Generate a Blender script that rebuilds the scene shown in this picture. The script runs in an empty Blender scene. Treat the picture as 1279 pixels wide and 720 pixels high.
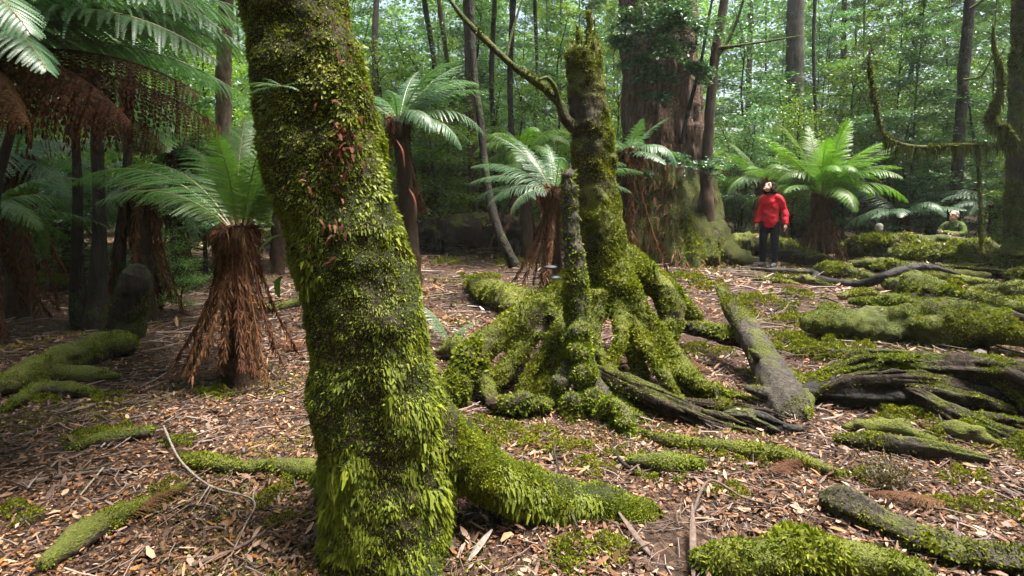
import bpy, math, random
import numpy as np
from mathutils import Vector, Matrix, Euler

scene = bpy.context.scene
COL = scene.collection
rad = math.radians

# ------------------------------------------------------------------ camera model (pixels of the 1279x720 photograph)
FPX, PCX, PCY, PITCH, CAMH = 710.0, 639.5, 289.6, rad(4.0), 1.55
_f = np.array([0, math.cos(PITCH), -math.sin(PITCH)])
_u = np.array([0, math.sin(PITCH), math.cos(PITCH)])
CAMP = np.array([0, 0, CAMH])

def ray(px, py):
    return np.array([1.0, 0, 0]) * ((px - PCX) / FPX) + _u * ((PCY - py) / FPX) + _f

def at(px, py, Y):
    d = ray(px, py)
    return CAMP + d * (Y / d[1])

# ------------------------------------------------------------------ noise
def _h3(i, j, k, s):
    with np.errstate(over='ignore'):
        n = (i.astype(np.uint32) * np.uint32(374761393) + j.astype(np.uint32) * np.uint32(668265263)
             + k.astype(np.uint32) * np.uint32(2147483647 ^ 0x5bd1e995) + np.uint32((s * 1274126177) & 0xffffffff))
        n = (n ^ (n >> np.uint32(13))) * np.uint32(1274126177)
        n = n ^ (n >> np.uint32(16))
    return n.astype(np.float64) / 4294967295.0

def vnoise(P, s=0):
    P = np.asarray(P, float) + 1000.0
    I = np.floor(P).astype(np.int64)
    F = P - I
    F = F * F * (3 - 2 * F)
    x, y, z = I[:, 0], I[:, 1], I[:, 2]
    fx, fy, fz = F[:, 0], F[:, 1], F[:, 2]
    def L(a, b, t): return a + (b - a) * t
    c = lambda a, b, d: _h3(x + a, y + b, z + d, s)
    return 2 * L(L(L(c(0,0,0), c(1,0,0), fx), L(c(0,1,0), c(1,1,0), fx), fy),
                 L(L(c(0,0,1), c(1,0,1), fx), L(c(0,1,1), c(1,1,1), fx), fy), fz) - 1

def fbm(P, s=0, o=3):
    P = np.asarray(P, float)
    r = 0; a = 1.0; t = 0
    for i in range(o):
        r = r + a * vnoise(P * (2 ** i), s + i * 17); t += a; a *= .5
    return r / t

def sstep(a, b, x):
    t = np.clip((x - a) / (b - a), 0, 1)
    return t * t * (3 - 2 * t)

# ------------------------------------------------------------------ terrain
MOUND = at(735, 380, 4.75)
def terrain(x, y):
    x = np.atleast_1d(np.asarray(x, float)); y = np.atleast_1d(np.asarray(y, float))
    P = np.stack([x, y, 0 * x], 1)
    r = np.hypot(x, y)
    h = 0.16 * fbm(P * .16, 5, 2) * sstep(3, 9, r) + 0.05 * fbm(P * .7, 8, 3) + 0.02 * fbm(P * 2.7, 9, 2)
    h += 0.17 * np.exp(-(((x - MOUND[0]) / .7) ** 2 + ((y - MOUND[1] - .1) / .6) ** 2))
    h += 0.22 * np.exp(-(((x + 3.9) / .9) ** 2 + ((y - 5.4) / .5) ** 2))
    h -= .16 * np.exp(-(((x + .5) / .55) ** 2 + ((y - 2.2) / .5) ** 2))
    h += np.clip(r - 40, 0, 200) * .05
    return h

def tz(x, y): return float(terrain(x, y)[0])

def gp(px, py):
    d = ray(px, py)
    t = CAMH / max(-d[2], 1e-3)
    for i in range(25):
        p = CAMP + d * t
        e = p[2] - tz(p[0], p[1])
        t = t + e / max(-d[2], .02) * .7
        t = min(max(t, .5), 300)
    return CAMP + d * t

def gat(px, Y):
    """ground point below pixel column px at depth Y"""
    x = (px - PCX) / FPX * Y
    return np.array([x, Y, tz(x, Y)])

# ------------------------------------------------------------------ object helpers
ORG = {}
def mesh_data(name, V, F, mats=(), smooth=True, midx=None):
    V = np.asarray(V, np.float32)
    Fl = [np.asarray(f, np.int32) for f in (F if isinstance(F, list) else [F]) if len(f)]
    me = bpy.data.meshes.new(name)
    me.vertices.add(len(V)); me.vertices.foreach_set('co', V.ravel())
    nl = sum(f.size for f in Fl); npoly = sum(len(f) for f in Fl)
    me.loops.add(nl); me.polygons.add(npoly)
    me.loops.foreach_set('vertex_index', np.concatenate([f.ravel() for f in Fl]))
    ls = []; o = 0
    for f in Fl:
        ls.append(o + np.arange(len(f)) * f.shape[1]); o += f.size
    me.polygons.foreach_set('loop_start', np.concatenate(ls).astype(np.int32))
    if midx is not None:
        me.polygons.foreach_set('material_index', np.asarray(midx, np.int32))
    me.polygons.foreach_set('use_smooth', np.full(npoly, bool(smooth)))
    for m in (mats if isinstance(mats, (list, tuple)) else [mats]):
        me.materials.append(m)
    me.update(calc_edges=True)
    return me

def link(name, me, parent=None):
    o = bpy.data.objects.new(name, me); COL.objects.link(o)
    if parent is not None: o.parent = parent
    return o

def worg(o):
    p = np.zeros(3)
    while o is not None:
        p = p + np.array(o.location); o = o.parent
    return p

def add(name, V, F, mats, parent=None, origin=None, smooth=True, midx=None):
    """mesh object from WORLD coordinates; parents carry location only"""
    V = np.asarray(V, float)
    if parent is not None:
        base = worg(parent); off = np.zeros(3)
    else:
        base = np.asarray(origin if origin is not None else np.zeros(3), float); off = base
    o = link(name, mesh_data(name, V - base, F, mats, smooth, midx), parent)
    if parent is None: o.location = off
    return o

def empty(name, loc):
    o = bpy.data.objects.new(name, None); COL.objects.link(o)
    o.empty_display_size = .1
    o.location = tuple(float(v) for v in loc)
    return o

def tag(o, label=None, cat=None, group=None, kind=None):
    if label: o['label'] = label
    if cat: o['category'] = cat
    if group: o['group'] = group
    if kind: o['kind'] = kind
    return o

class MB:
    def __init__(s): s.V = []; s.F = []; s.n = 0; s.m = []
    def add(s, V, F, mi=0):
        V = np.asarray(V, float)
        for f in (F if isinstance(F, list) else [F]):
            if len(f):
                f = np.asarray(f, np.int64)
                s.F.append(f + s.n); s.m.append(np.full(len(f), mi))
        s.V.append(V); s.n += len(V); return s
    def get(s): return np.concatenate(s.V), s.F
    def midx(s): return np.concatenate(s.m)

# ------------------------------------------------------------------ shapes
def spline(P, n):
    P = np.asarray(P, float)
    if len(P) == 2:
        t = np.linspace(0, 1, n)[:, None]; return P[0] * (1 - t) + P[1] * t
    Q = np.vstack([2 * P[0] - P[1], P, 2 * P[-1] - P[-2]])
    seg = np.linspace(0, len(P) - 1 - 1e-9, n)
    i = seg.astype(int); t = (seg - i)[:, None]
    a, b, c, d = Q[i], Q[i + 1], Q[i + 2], Q[i + 3]
    return .5 * ((2 * b) + (-a + c) * t + (2 * a - 5 * b + 4 * c - d) * t ** 2 + (-a + 3 * b - 3 * c + d) * t ** 3)

def frames(P):
    T = np.gradient(P, axis=0); T /= np.linalg.norm(T, axis=1)[:, None] + 1e-12
    N = np.zeros_like(T)
    ref = np.array([0, 0, 1.0]) if abs(T[0, 2]) < .9 else np.array([1.0, 0, 0])
    n = np.cross(np.cross(T[0], ref), T[0]); n /= np.linalg.norm(n)
    for i in range(len(P)):
        n = n - T[i] * np.dot(n, T[i]); n /= np.linalg.norm(n) + 1e-12
        N[i] = n
    return T, N, np.cross(T, N)

def tube(P, R, seg=12, n=None, smoothpath=True, noise=None, flute=None, caps=True, seed=0, grain=None, squash=None):
    """P control points (k,3), R radii (k,) -> V,F. noise [(freq,amp rel. to r)], grain (amp, count) long grooves"""
    P = np.asarray(P, float); R = np.asarray(R, float)
    if n is None: n = max(2, len(P))
    if smoothpath and n > len(P) or len(P) > 2 and smoothpath:
        rr = np.interp(np.linspace(0, len(P) - 1, n), np.arange(len(P)), R)
        PP = spline(P, n)
    else:
        PP, rr = P, R; n = len(P)
    T, N, B = frames(PP)
    a = np.linspace(0, 2 * math.pi, seg, endpoint=False)
    ca, sa = np.cos(a), np.sin(a)
    D = N[:, None, :] * ca[None, :, None] + B[:, None, :] * sa[None, :, None]
    rad_ = np.repeat(rr[:, None], seg, 1)
    if flute is not None:
        k, amp, ph = flute
        tt = np.linspace(0, 1, n)[:, None]
        rad_ = rad_ * (1 + amp * np.cos(k * a[None, :] + ph + 1.2 * tt))
    if grain is not None:
        amp, cnt = grain
        ln = np.cumsum(np.r_[0, np.linalg.norm(np.diff(PP, axis=0), axis=1)])
        q = np.stack([np.repeat(ca[None] * cnt / 6, n, 0).ravel(), np.repeat(sa[None] * cnt / 6, n, 0).ravel(),
                      np.repeat(ln[:, None] * .8, seg, 1).ravel()], 1)
        g = fbm(q, seed + 71, 3).reshape(n, seg)
        rad_ = rad_ * (1 + amp * (np.abs(g) * 2 - .6))
    V = PP[:, None, :] + D * rad_[:, :, None]
    if noise:
        Vf = V.reshape(-1, 3); Df = D.reshape(-1, 3); rf = rad_.ravel()
        for fr, am in noise:
            Vf = Vf + Df * (fbm(Vf * fr, seed, 3) * am * rf)[:, None]
        V = Vf.reshape(n, seg, 3)
    V = V.reshape(-1, 3)
    i = np.arange(n - 1)[:, None] * seg; j = np.arange(seg)[None, :]; j2 = (j + 1) % seg
    F = np.stack([i + j, i + j2, i + seg + j2, i + seg + j], -1).reshape(-1, 4)
    Fs = [F]
    if caps:
        c0, c1 = len(V), len(V) + 1
        V = np.vstack([V, PP[0] - T[0] * rr[0] * .25, PP[-1] + T[-1] * rr[-1] * .25])
        jj = np.arange(seg); kk = (jj + 1) % seg
        Fs.append(np.stack([np.full(seg, c0), kk, jj], 1))
        o = (n - 1) * seg
        Fs.append(np.stack([np.full(seg, c1), o + jj, o + kk], 1))
    return V, Fs

def ellipsoid(c, r, rot=None, nu=16, nv=10):
    u = np.linspace(0, 2 * math.pi, nu, endpoint=False); v = np.linspace(0, math.pi, nv + 1)[1:-1]
    X = np.stack([np.outer(np.sin(v), np.cos(u)), np.outer(np.sin(v), np.sin(u)), np.outer(np.cos(v), np.ones(nu))], -1).reshape(-1, 3)
    X = np.vstack([X, [0, 0, 1], [0, 0, -1]]) * np.asarray(r)
    if rot is not None: X = X @ np.asarray(Euler(rot).to_matrix()).T
    X = X + np.asarray(c)
    m = nv - 1
    i = np.arange(m - 1)[:, None] * nu; j = np.arange(nu)[None]; k = (j + 1) % nu
    F = np.stack([i + j, i + nu + j, i + nu + k, i + k], -1).reshape(-1, 4)
    jj = np.arange(nu); kk = (jj + 1) % nu
    t0 = np.stack([np.full(nu, m * nu), jj, kk], 1)
    t1 = np.stack([np.full(nu, m * nu + 1), (m - 1) * nu + kk, (m - 1) * nu + jj], 1)
    return X, [F, t0, t1]

def tris_of(F):
    out = []
    for f in (F if isinstance(F, list) else [F]):
        if not len(f): continue
        f = np.asarray(f)
        if f.shape[1] == 3: out.append(f)
        else: out += [f[:, [0, 1, 2]], f[:, [0, 2, 3]]]
    return np.concatenate(out)

def vnormals(V, F):
    T = tris_of(F)
    n = np.cross(V[T[:, 1]] - V[T[:, 0]], V[T[:, 2]] - V[T[:, 0]])
    N = np.zeros_like(V)
    for k in range(3): np.add.at(N, T[:, k], n)
    return N / (np.linalg.norm(N, axis=1)[:, None] + 1e-12)

def remesh(V, F, voxel, smooth=3):
    me = mesh_data('tmp', V, F)
    o = bpy.data.objects.new('tmp', me); COL.objects.link(o)
    m = o.modifiers.new('r', 'REMESH'); m.mode = 'VOXEL'; m.voxel_size = voxel; m.adaptivity = 0
    if smooth:
        s = o.modifiers.new('s', 'SMOOTH'); s.iterations = smooth; s.factor = .5
    dg = bpy.context.evaluated_depsgraph_get(); dg.update()
    e = o.evaluated_get(dg); em = e.to_mesh()
    nv = len(em.vertices); co = np.zeros(nv * 3, np.float32); em.vertices.foreach_get('co', co)
    lt = np.zeros(len(em.polygons), np.int32); em.polygons.foreach_get('loop_total', lt)
    li = np.zeros(len(em.loops), np.int32); em.loops.foreach_get('vertex_index', li)
    ls = np.zeros(len(em.polygons), np.int32); em.polygons.foreach_get('loop_start', ls)
    Fs = []
    for k in (3, 4):
        s = ls[lt == k]
        if len(s): Fs.append(li[s[:, None] + np.arange(k)[None]])
    e.to_mesh_clear()
    bpy.data.objects.remove(o); bpy.data.meshes.remove(me)
    return co.reshape(-1, 3).astype(float), Fs

def displace(V, F, terms, seed=0, stretch=(1, 1, 1)):
    N = vnormals(V, F)
    d = 0
    for fr, am in terms: d = d + fbm(V * np.asarray(stretch) * fr, seed, 3) * am; seed += 7
    return V + N * np.asarray(d)[:, None]

def sample(V, F, n, wfn, rng):
    T = tris_of(F)
    a, b, c = V[T[:, 0]], V[T[:, 1]], V[T[:, 2]]
    cr = np.cross(b - a, c - a); ar = .5 * np.linalg.norm(cr, axis=1)
    nm = cr / (2 * ar[:, None] + 1e-15)
    w = ar * (wfn((a + b + c) / 3, nm) if wfn else 1.0)
    if callable(n): n = int(n(w.sum()))
    if n <= 0 or w.sum() <= 0: return np.zeros((0, 3)), np.zeros((0, 3))
    cs = np.cumsum(w); k = np.searchsorted(cs, rng.random(n) * cs[-1]); k = np.clip(k, 0, len(T) - 1)
    u = np.sqrt(rng.random(n)); v = rng.random(n)
    P = a[k] * (1 - u)[:, None] + b[k] * (u * (1 - v))[:, None] + c[k] * (u * v)[:, None]
    return P, nm[k]

def unit(A): return A / (np.linalg.norm(A, axis=-1, keepdims=True) + 1e-12)

def blades(P, D, S, L, W, fold=.0, N=None):
    """diamond leaves: base P, direction D, side S (unit), length L, width W (arrays)"""
    n = len(P); L = np.broadcast_to(L, n)[:, None]; W = np.broadcast_to(W, n)[:, None]
    if N is None: N = np.cross(D, S)
    m = P + D * L * .45 - N * L * fold
    V = np.stack([P, m + S * W / 2, P + D * L, m - S * W / 2], 1).reshape(-1, 3)
    F = np.arange(n * 4).reshape(-1, 4)
    return V, F

def leaf6(P, D, S, L, W, droop):
    """longer leaves bending down towards the tip: 6 verts, 2 quads"""
    n = len(P); L = np.broadcast_to(L, n)[:, None]; W = np.broadcast_to(W, n)[:, None]; droop = np.broadcast_to(droop, n)[:, None]
    dn = np.array([0, 0, -1.0])
    m = P + D * L * .5
    t = P + D * L * .9 + dn * L * droop
    V = np.stack([P - S * W * .25, P + S * W * .25, m - S * W * .5, m + S * W * .5, t - S * W * .15, t + S * W * .15], 1).reshape(-1, 3)
    b = np.arange(n)[:, None] * 6
    F = np.concatenate([b + np.array([[0, 1, 3, 2]]), b + np.array([[2, 3, 5, 4]])])
    return V, F

def moss_coat(V, F, dist, rng, cover=2.0, up=.35, patch=(2.0, -.2, .3), lmin=.011, lk=.0034, nmax=60000, seed=3, down=.35, wf=.5, wmul=None, spread=.8):
    """short moss blades over a surface: count follows size at that distance"""
    L = max(lmin, lk * dist)
    def w(c, n):
        m = np.clip((n[:, 2] + up) * 1.6, 0, 1)
        if patch: m = m * sstep(patch[1], patch[2], fbm(c * patch[0], seed, 3))
        if wmul is not None: m = m * wmul(c, n)
        return m
    P, N = sample(V, F, lambda a: min(nmax, cover * a / (L * L * wf)), w, rng)
    n = len(P)
    R = unit(rng.normal(size=(n, 3)))
    D = unit(N * .8 + R * spread + np.array([0, 0, -down]))
    S = unit(np.cross(D, unit(rng.normal(size=(n, 3)))))
    LL = L * rng.uniform(.6, 1.5, n) * np.clip(1 + 1.1 * fbm(P * (1.1 / (12 * L)), seed + 9, 3), .45, 2)
    return blades(P - N * L * .15, D, S, LL, LL * wf)

# ------------------------------------------------------------------ materials
class Mat:
    def __init__(s, name):
        s.m = bpy.data.materials.new(name); s.m.use_nodes = True
        s.t = s.m.node_tree; s.t.nodes.clear()
        s.out = s.t.nodes.new('ShaderNodeOutputMaterial')
    def n(s, typ, **kw):
        nd = s.t.nodes.new(typ)
        for k, v in kw.items():
            if k == 'ins':
                for kk, vv in v.items():
                    if isinstance(vv, bpy.types.NodeSocket): s.t.links.new(vv, nd.inputs[kk])
                    else: nd.inputs[kk].default_value = vv
            else: setattr(nd, k, v)
        return nd
    def ramp(s, fac, stops, interp='LINEAR'):
        r = s.t.nodes.new('ShaderNodeValToRGB'); cr = r.color_ramp; cr.interpolation = interp
        while len(cr.elements) < len(stops): cr.elements.new(.5)
        for e, (p, c) in zip(cr.elements, stops):
            e.position = p; e.color = (c[0], c[1], c[2], 1) if not isinstance(c, float) else (c, c, c, 1)
        s.t.links.new(fac, r.inputs[0]); return r.outputs[0]
    def mix(s, f, a, b, typ='MIX'):
        x = s.t.nodes.new('ShaderNodeMix'); x.data_type = 'RGBA'; x.blend_type = typ
        for i, v in ((0, f), (6, a), (7, b)):
            if isinstance(v, bpy.types.NodeSocket): s.t.links.new(v, x.inputs[i])
            else: x.inputs[i].default_value = v if i == 0 else (*v, 1)
        return x.outputs[2]
    def math(s, op, a, b=0.0, clamp=False):
        x = s.t.nodes.new('ShaderNodeMath'); x.operation = op; x.use_clamp = clamp
        for i, v in ((0, a), (1, b)):
            if isinstance(v, bpy.types.NodeSocket): s.t.links.new(v, x.inputs[i])
            else: x.inputs[i].default_value = v
        return x.outputs[0]
    def noise(s, scale, detail=4, rough=.6, vec=None, dist=0):
        x = s.n('ShaderNodeTexNoise', ins={'Scale': scale, 'Detail': detail, 'Roughness': rough, 'Distortion': dist})
        if vec is not None: s.t.links.new(vec, x.inputs['Vector'])
        return x.outputs[0]
    def obj(s): return s.n('ShaderNodeTexCoord').outputs['Object']
    def pos(s): return s.n('ShaderNodeNewGeometry').outputs['Position']
    def surf(s, sh): s.t.links.new(sh, s.out.inputs[0]); return s.m
    def bump(s, h, dist, strength=1.0):
        return s.n('ShaderNodeBump', ins={'Height': h, 'Distance': dist, 'Strength': strength}).outputs[0]

def leaf_mat(name, stops, trans=.35, tcol=(1.25, 1.35, .5), rough=.45, spec=.5, objvar=.35, island=True, clump=0):
    m = Mat(name)
    ri = m.n('ShaderNodeNewGeometry').outputs['Random Per Island']
    fac = ri if island else m.noise(3.0)
    if clump: fac = m.math('ADD', m.math('MULTIPLY', ri, .5), m.math('SUBTRACT', m.math('MULTIPLY', m.noise(clump, 4, .65, m.pos()), 1.5), .5), True)
    c = m.ramp(fac, stops)
    if objvar:
        r = m.n('ShaderNodeObjectInfo').outputs['Random']
        v = m.math('ADD', m.math('MULTIPLY', r, objvar), 1 - objvar / 2)
        hs = m.n('ShaderNodeHueSaturation', ins={'Value': v, 'Color': c, 'Hue': m.math('ADD', m.math('MULTIPLY', r, .02), .49)})
        c = hs.outputs[0]
    p = m.n('ShaderNodeBsdfPrincipled', ins={'Base Color': c, 'Roughness': rough, 'Specular IOR Level': spec})
    if trans <= 0: return m.surf(p.outputs[0])
    tc = m.mix(1.0, c, tcol, 'MULTIPLY')
    t = m.n('ShaderNodeBsdfTranslucent', ins={'Color': tc})
    x = m.n('ShaderNodeMixShader', ins={0: trans, 1: p.outputs[0], 2: t.outputs[0]})
    return m.surf(x.outputs[0])

def bark_mat(name, c0, c1, moss=None, mossamt=.5, up=.3, scale=6, bump=.02, stretch=8, rough=.85, tone=1.0, spec=.3):
    """fibrous bark (grain along local Z of the noise) with moss where it faces up or where noise says"""
    m = Mat(name)
    P = m.pos()
    mp = m.n('ShaderNodeMapping', ins={'Vector': P, 'Scale': (stretch, stretch, 1.0)}).outputs[0]
    g = m.noise(scale * .5, 6, .65, mp, .4)
    f = m.noise(scale * 3, 5, .7, P)
    b = m.mix(m.ramp(g, [(.3, 0.0), (.7, 1.0)]), c0, c1)
    b = m.mix(m.math('MULTIPLY', f, .5), b, tuple(v * .45 for v in c0))
    h = m.math('ADD', g, m.math('MULTIPLY', f, .5))
    if moss:
        nz = m.n('ShaderNodeSeparateXYZ', ins={0: m.n('ShaderNodeNewGeometry').outputs['Normal']}).outputs[2]
        pn = m.noise(2.2, 5, .65, P)
        k = m.math('ADD', m.math('MULTIPLY', nz, up), m.math('MULTIPLY', m.math('SUBTRACT', pn, .5), 2.2))
        k = m.ramp(m.math('ADD', k, mossamt), [(.42, 0.0), (.62, 1.0)])
        fn = m.noise(70, 3, .7, P)
        mc = m.ramp(m.math('ADD', m.math('MULTIPLY', fn, .5), m.math('MULTIPLY', m.noise(5, 3, .6, P), .5)),
                    [(.3, moss[0]), (.5, moss[1]), (.7, moss[2])])
        b = m.mix(k, b, mc)
        h = m.math('ADD', h, m.math('MULTIPLY', m.math('MULTIPLY', fn, k), 1.2))
    p = m.n('ShaderNodeBsdfPrincipled', ins={'Base Color': b, 'Roughness': rough, 'Specular IOR Level': spec,
                                           'Normal': m.bump(h, bump)})
    return m.surf(p.outputs[0])
# ------------------------------------------------------------------ palette (base colours, a few with light or haze mixed in)
MOSS3 = ((.028, .036, .008), (.085, .098, .014), (.16, .165, .024))
M = {}
M['moss'] = leaf_mat('moss_fine', [(0, (.028, .04, .005)), (.3, (.08, .105, .008)), (.65, (.155, .18, .011)), (1, (.24, .24, .022))], .3, (1.2, 1.25, .4), .65, .12, .15, clump=4)
M['moss_dull'] = leaf_mat('moss_dull', [(0, (.025, .032, .009)), (.4, (.062, .075, .014)), (.8, (.115, .122, .024)), (1, (.17, .15, .05))], .25, (1.2, 1.25, .5), .7, .12, .15, clump=4)
M['moss_vivid'] = leaf_mat('moss_vivid', [(0, (.04, .065, .006)), (.35, (.09, .13, .009)), (.7, (.16, .20, .014)), (1, (.24, .26, .03))], .3, (1.2, 1.25, .35), .65, .12, .15, clump=5)
M['trunk_moss'] = leaf_mat('trunk_moss', [(0, (.045, .056, .008)), (.22, (.08, .1, .01)), (.5, (0.1239, 0.1534, 0.0110)), (.75, (0.1652, 0.1947, 0.0132)), (.93, (0.2478, 0.2537, 0.0242)), (.95, (0.1180, 0.0708, 0.0275)), (1, (0.1652, 0.1003, 0.0440))], .34, (1.25, 1.3, .4), .55, .22, .1, clump=9)
M['bark_fore'] = bark_mat('bark_foreground', (.012, .008, .005), (.05, .034, .02), ((.012, .016, .004), (.022, .03, .006), (.045, .05, .01)), .45, .1, 11, .03, 4)
M['bark_stump'] = bark_mat('bark_stump', (.018, .013, .009), (.075, .056, .04), MOSS3, .5, .42, 8, .02, 5)
M['bark_bare'] = bark_mat('bark_bare', (.022, .018, .014), (.10, .085, .068), MOSS3, .2, .25, 12, .03, 5)
M['bark_giant'] = bark_mat('bark_giant', (.075, .04, .027), (.42, .27, .19), MOSS3, .2, .2, 5, .3, 8)
M['bark_giant_low'] = bark_mat('bark_giant_low', (.07, .05, .034), (.24, .18, .125), MOSS3, .72, .3, 5, .15, 6)
M['bark_dark'] = bark_mat('bark_dark', (.012, .009, .007), (.045, .035, .027), ((.02, .03, .008), (.045, .06, .012), (.08, .09, .02)), .34, .1, 9, .06, 5)
M['bark_grey'] = bark_mat('bark_grey', (.04, .034, .028), (.13, .11, .092), MOSS3, .22, .1, 7, .02, 6)
M['bark_mottled'] = bark_mat('bark_mottled', (.045, .026, .02), (.34, .25, .2), ((.03, .04, .01), (.06, .075, .015), (.1, .11, .02)), .3, .0, 14, .015, 2)
M['bark_red'] = bark_mat('bark_reddish', (.035, .02, .014), (.11, .068, .05), MOSS3, .2, .1, 7, .02, 6)
M['bark_mossy'] = bark_mat('bark_mossy', (.025, .02, .014), (.07, .055, .04), ((.025, .035, .008), (.06, .075, .012), (.11, .12, .02)), .6, .12, 8, .02, 4)
M['log'] = bark_mat('log_wood', (.045, .034, .026), (.14, .11, .085), MOSS3, .5, .5, 7, .02, 4)
M['rotten'] = bark_mat('rotten_wood', (.009, .006, .0045), (.07, .043, .032), MOSS3, .2, .36, 10, .06, 4)
M['dark_wood'] = bark_mat('dark_wet_wood', (.005, .004, .004), (.026, .02, .018), MOSS3, .12, .25, 12, .03, 3, .6)
M['stick'] = bark_mat('stick_bark', (.06, .04, .032), (.17, .12, .1), None, 0, 0, 20, .004, 3)
M['stick_pale'] = bark_mat('stick_lichen', (.11, .09, .075), (.33, .29, .25), None, 0, 0, 25, .004, 3)
M['fern_trunk'] = bark_mat('fern_fibre', (.022, .013, .008), (.09, .05, .026), None, 0, 0, 18, .03, 2)
M['frond'] = leaf_mat('frond_green', [(0, (.035, .095, .018)), (.6, (.06, .135, .024)), (1, (.09, .17, .03))], .38, (1.15, 1.35, .35), .45, .42, .3)
M['frond_blue'] = leaf_mat('frond_bluish', [(0, (.04, .10, .05)), (.6, (.065, .135, .065)), (1, (.095, .17, .08))], .32, (1.1, 1.3, .5), .4, .6, .35)
M['frond_lit'] = leaf_mat('frond_yellow_green', [(0, (.05, .125, .012)), (.6, (.075, .16, .018)), (1, (.11, .2, .025))], .45, (1.2, 1.35, .3), .42, .5, .3)  # backlit yellow brightness put into the frond colour
M['frond_dead'] = leaf_mat('frond_dead', [(0, (0.0315, 0.0122, 0.0060)), (.5, (0.0810, 0.0321, 0.0135)), (1, (0.1530, 0.0694, 0.0304))], .2, (1.2, 1, .7), .75, .2, .4)
M['rachis'] = leaf_mat('frond_stalk', [(0, (.09, .07, .025)), (1, (.12, .1, .035))], 0, rough=.5, objvar=.2)
M['leaf_a'] = leaf_mat('leaf_myrtle', [(0, (0.0285, 0.0648, 0.0144)), (.4, (0.0522, 0.1134, 0.0204)), (.8, (0.0808, 0.1566, 0.0252)), (1, (0.1235, 0.1944, 0.0300))], .42, (1.3, 1.5, .4), .35, .6, .5)
M['leaf_b'] = leaf_mat('leaf_sassafras', [(0, (0.0347, 0.0918, 0.0496)), (.5, (0.0644, 0.1404, 0.0720)), (1, (0.1089, 0.1944, 0.0990))], .42, (1.2, 1.45, .5), .3, .7, .5)
M['leaf_c'] = leaf_mat('leaf_yellowgreen', [(0, (0.0550, 0.1100, 0.0099)), (.5, (0.0950, 0.1705, 0.0154)), (1, (0.1600, 0.2310, 0.0248))], .48, (1.25, 1.4, .35), .4, .5, .45)
M['leaf_far_hazed'] = leaf_mat('leaf_far_hazed', [(0, (0.0700, 0.1344, 0.0609)), (.5, (0.1200, 0.2016, 0.0914)), (1, (0.1900, 0.2800, 0.1319))], .5, (1.2, 1.35, .5), .4, .5, .3)  # distance haze and backlight painted into the leaf colour as paleness
M['litter'] = leaf_mat('litter', [(0, (0.0197, 0.0093, 0.0046)), (.2, (0.0491, 0.0218, 0.0105)), (.38, (0.0937, 0.0434, 0.0217)), (.54, (0.1472, 0.0730, 0.0380)), (.68, (0.2097, 0.1102, 0.0616)), (.77, (0.0714, 0.0333, 0.0170)), (.85, (0.2409, 0.1009, 0.0262)), (.91, (0.3212, 0.1863, 0.1080)), (.98, (0.3927, 0.2639, 0.1768)), (1, (0.1963, 0.1475, 0.1178))], .12, (1.1, 1, .8), .5, .4, 0)
M['dead_leaf'] = leaf_mat('dead_leaf', [(0, (.04, .011, .008)), (.5, (.1, .028, .016)), (.9, (.13, .055, .028)), (1, (.17, .1, .065))], .15, (1.2, .9, .7), .75, .15, 0)
M['twig'] = leaf_mat('twigs', [(0, (.04, .026, .02)), (.6, (.11, .075, .06)), (1, (.22, .17, .145))], 0, rough=.8, objvar=0)

def ground_mat():
    m = Mat('forest_floor'); P = m.pos()
    a = m.noise(1.1, 5, .65, P); b = m.noise(28, 5, .7, P)
    v = m.n('ShaderNodeTexVoronoi', ins={'Scale': 34.0, 'Vector': P, 'Randomness': 1.0})
    sp = m.n('ShaderNodeSeparateColor', ins={0: v.outputs['Color']}).outputs[0]
    lit = m.ramp(sp, [(0, (.012, .006, .004)), (.35, (.03, .015, .009)), (.6, (.06, .031, .018)), (.8, (.095, .052, .032)), (1, (.15, .09, .06))])
    soil = m.mix(b, (.009, .005, .0035), (.028, .015, .009))
    c = m.mix(m.ramp(b, [(.38, 0.0), (.55, 1.0)]), soil, lit)
    c = m.mix(m.math('MULTIPLY', m.ramp(a, [(.35, 1.0), (.6, 0.0)]), .5), c, (.03, .018, .012))
    h = m.math('ADD', m.math('MULTIPLY', v.outputs['Distance'], -.6), b)
    p = m.n('ShaderNodeBsdfPrincipled', ins={'Base Color': c, 'Roughness': .85, 'Specular IOR Level': .25, 'Normal': m.bump(h, .02)})
    return m.surf(p.outputs[0])
M['ground'] = ground_mat()

def plain(name, c, rough=.7, spec=.4, nscale=40, var=.25, bump=0.0):
    m = Mat(name); f = m.noise(nscale, 4, .6, m.obj())
    col = m.mix(f, tuple(v * (1 - var) for v in c), tuple(v * (1 + var) for v in c))
    ins = {'Base Color': col, 'Roughness': rough, 'Specular IOR Level': spec}
    if bump: ins['Normal'] = m.bump(f, bump)
    p = m.n('ShaderNodeBsdfPrincipled', ins=ins)
    return m.surf(p.outputs[0])
M['skin'] = plain('skin', (.56, .34, .26), .5, .4, 20, .1)
M['red'] = plain('red_shell_fabric', (.50, .008, .022), .65, .2, 9, .22, .012)
M['navy'] = plain('navy_cloth', (.007, .009, .02), .9, .1, 12, .3, .01)
M['black'] = plain('black_rubber', (.015, .015, .018), .6, .4)
M['sole'] = plain('boot_grey', (.05, .055, .07), .6, .4)
M['hair_brown'] = plain('brown_hair', (.02, .009, .006), .85, .08, 60, .4)
M['hair_grey'] = plain('grey_hair', (.22, .2, .18), .85, .1, 60, .3)
M['hair_white'] = plain('white_hair', (.33, .31, .28), .85, .1, 60, .25)
M['green'] = plain('olive_green_jacket', (.06, .09, .018), .75, .15, 9, .22, .012)
M['blue'] = plain('blue_jacket', (.03, .05, .10), .7, .3, 9, .2)
M['orange'] = plain('orange_pack', (.75, .2, .015), .55, .4, 12, .15)
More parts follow.
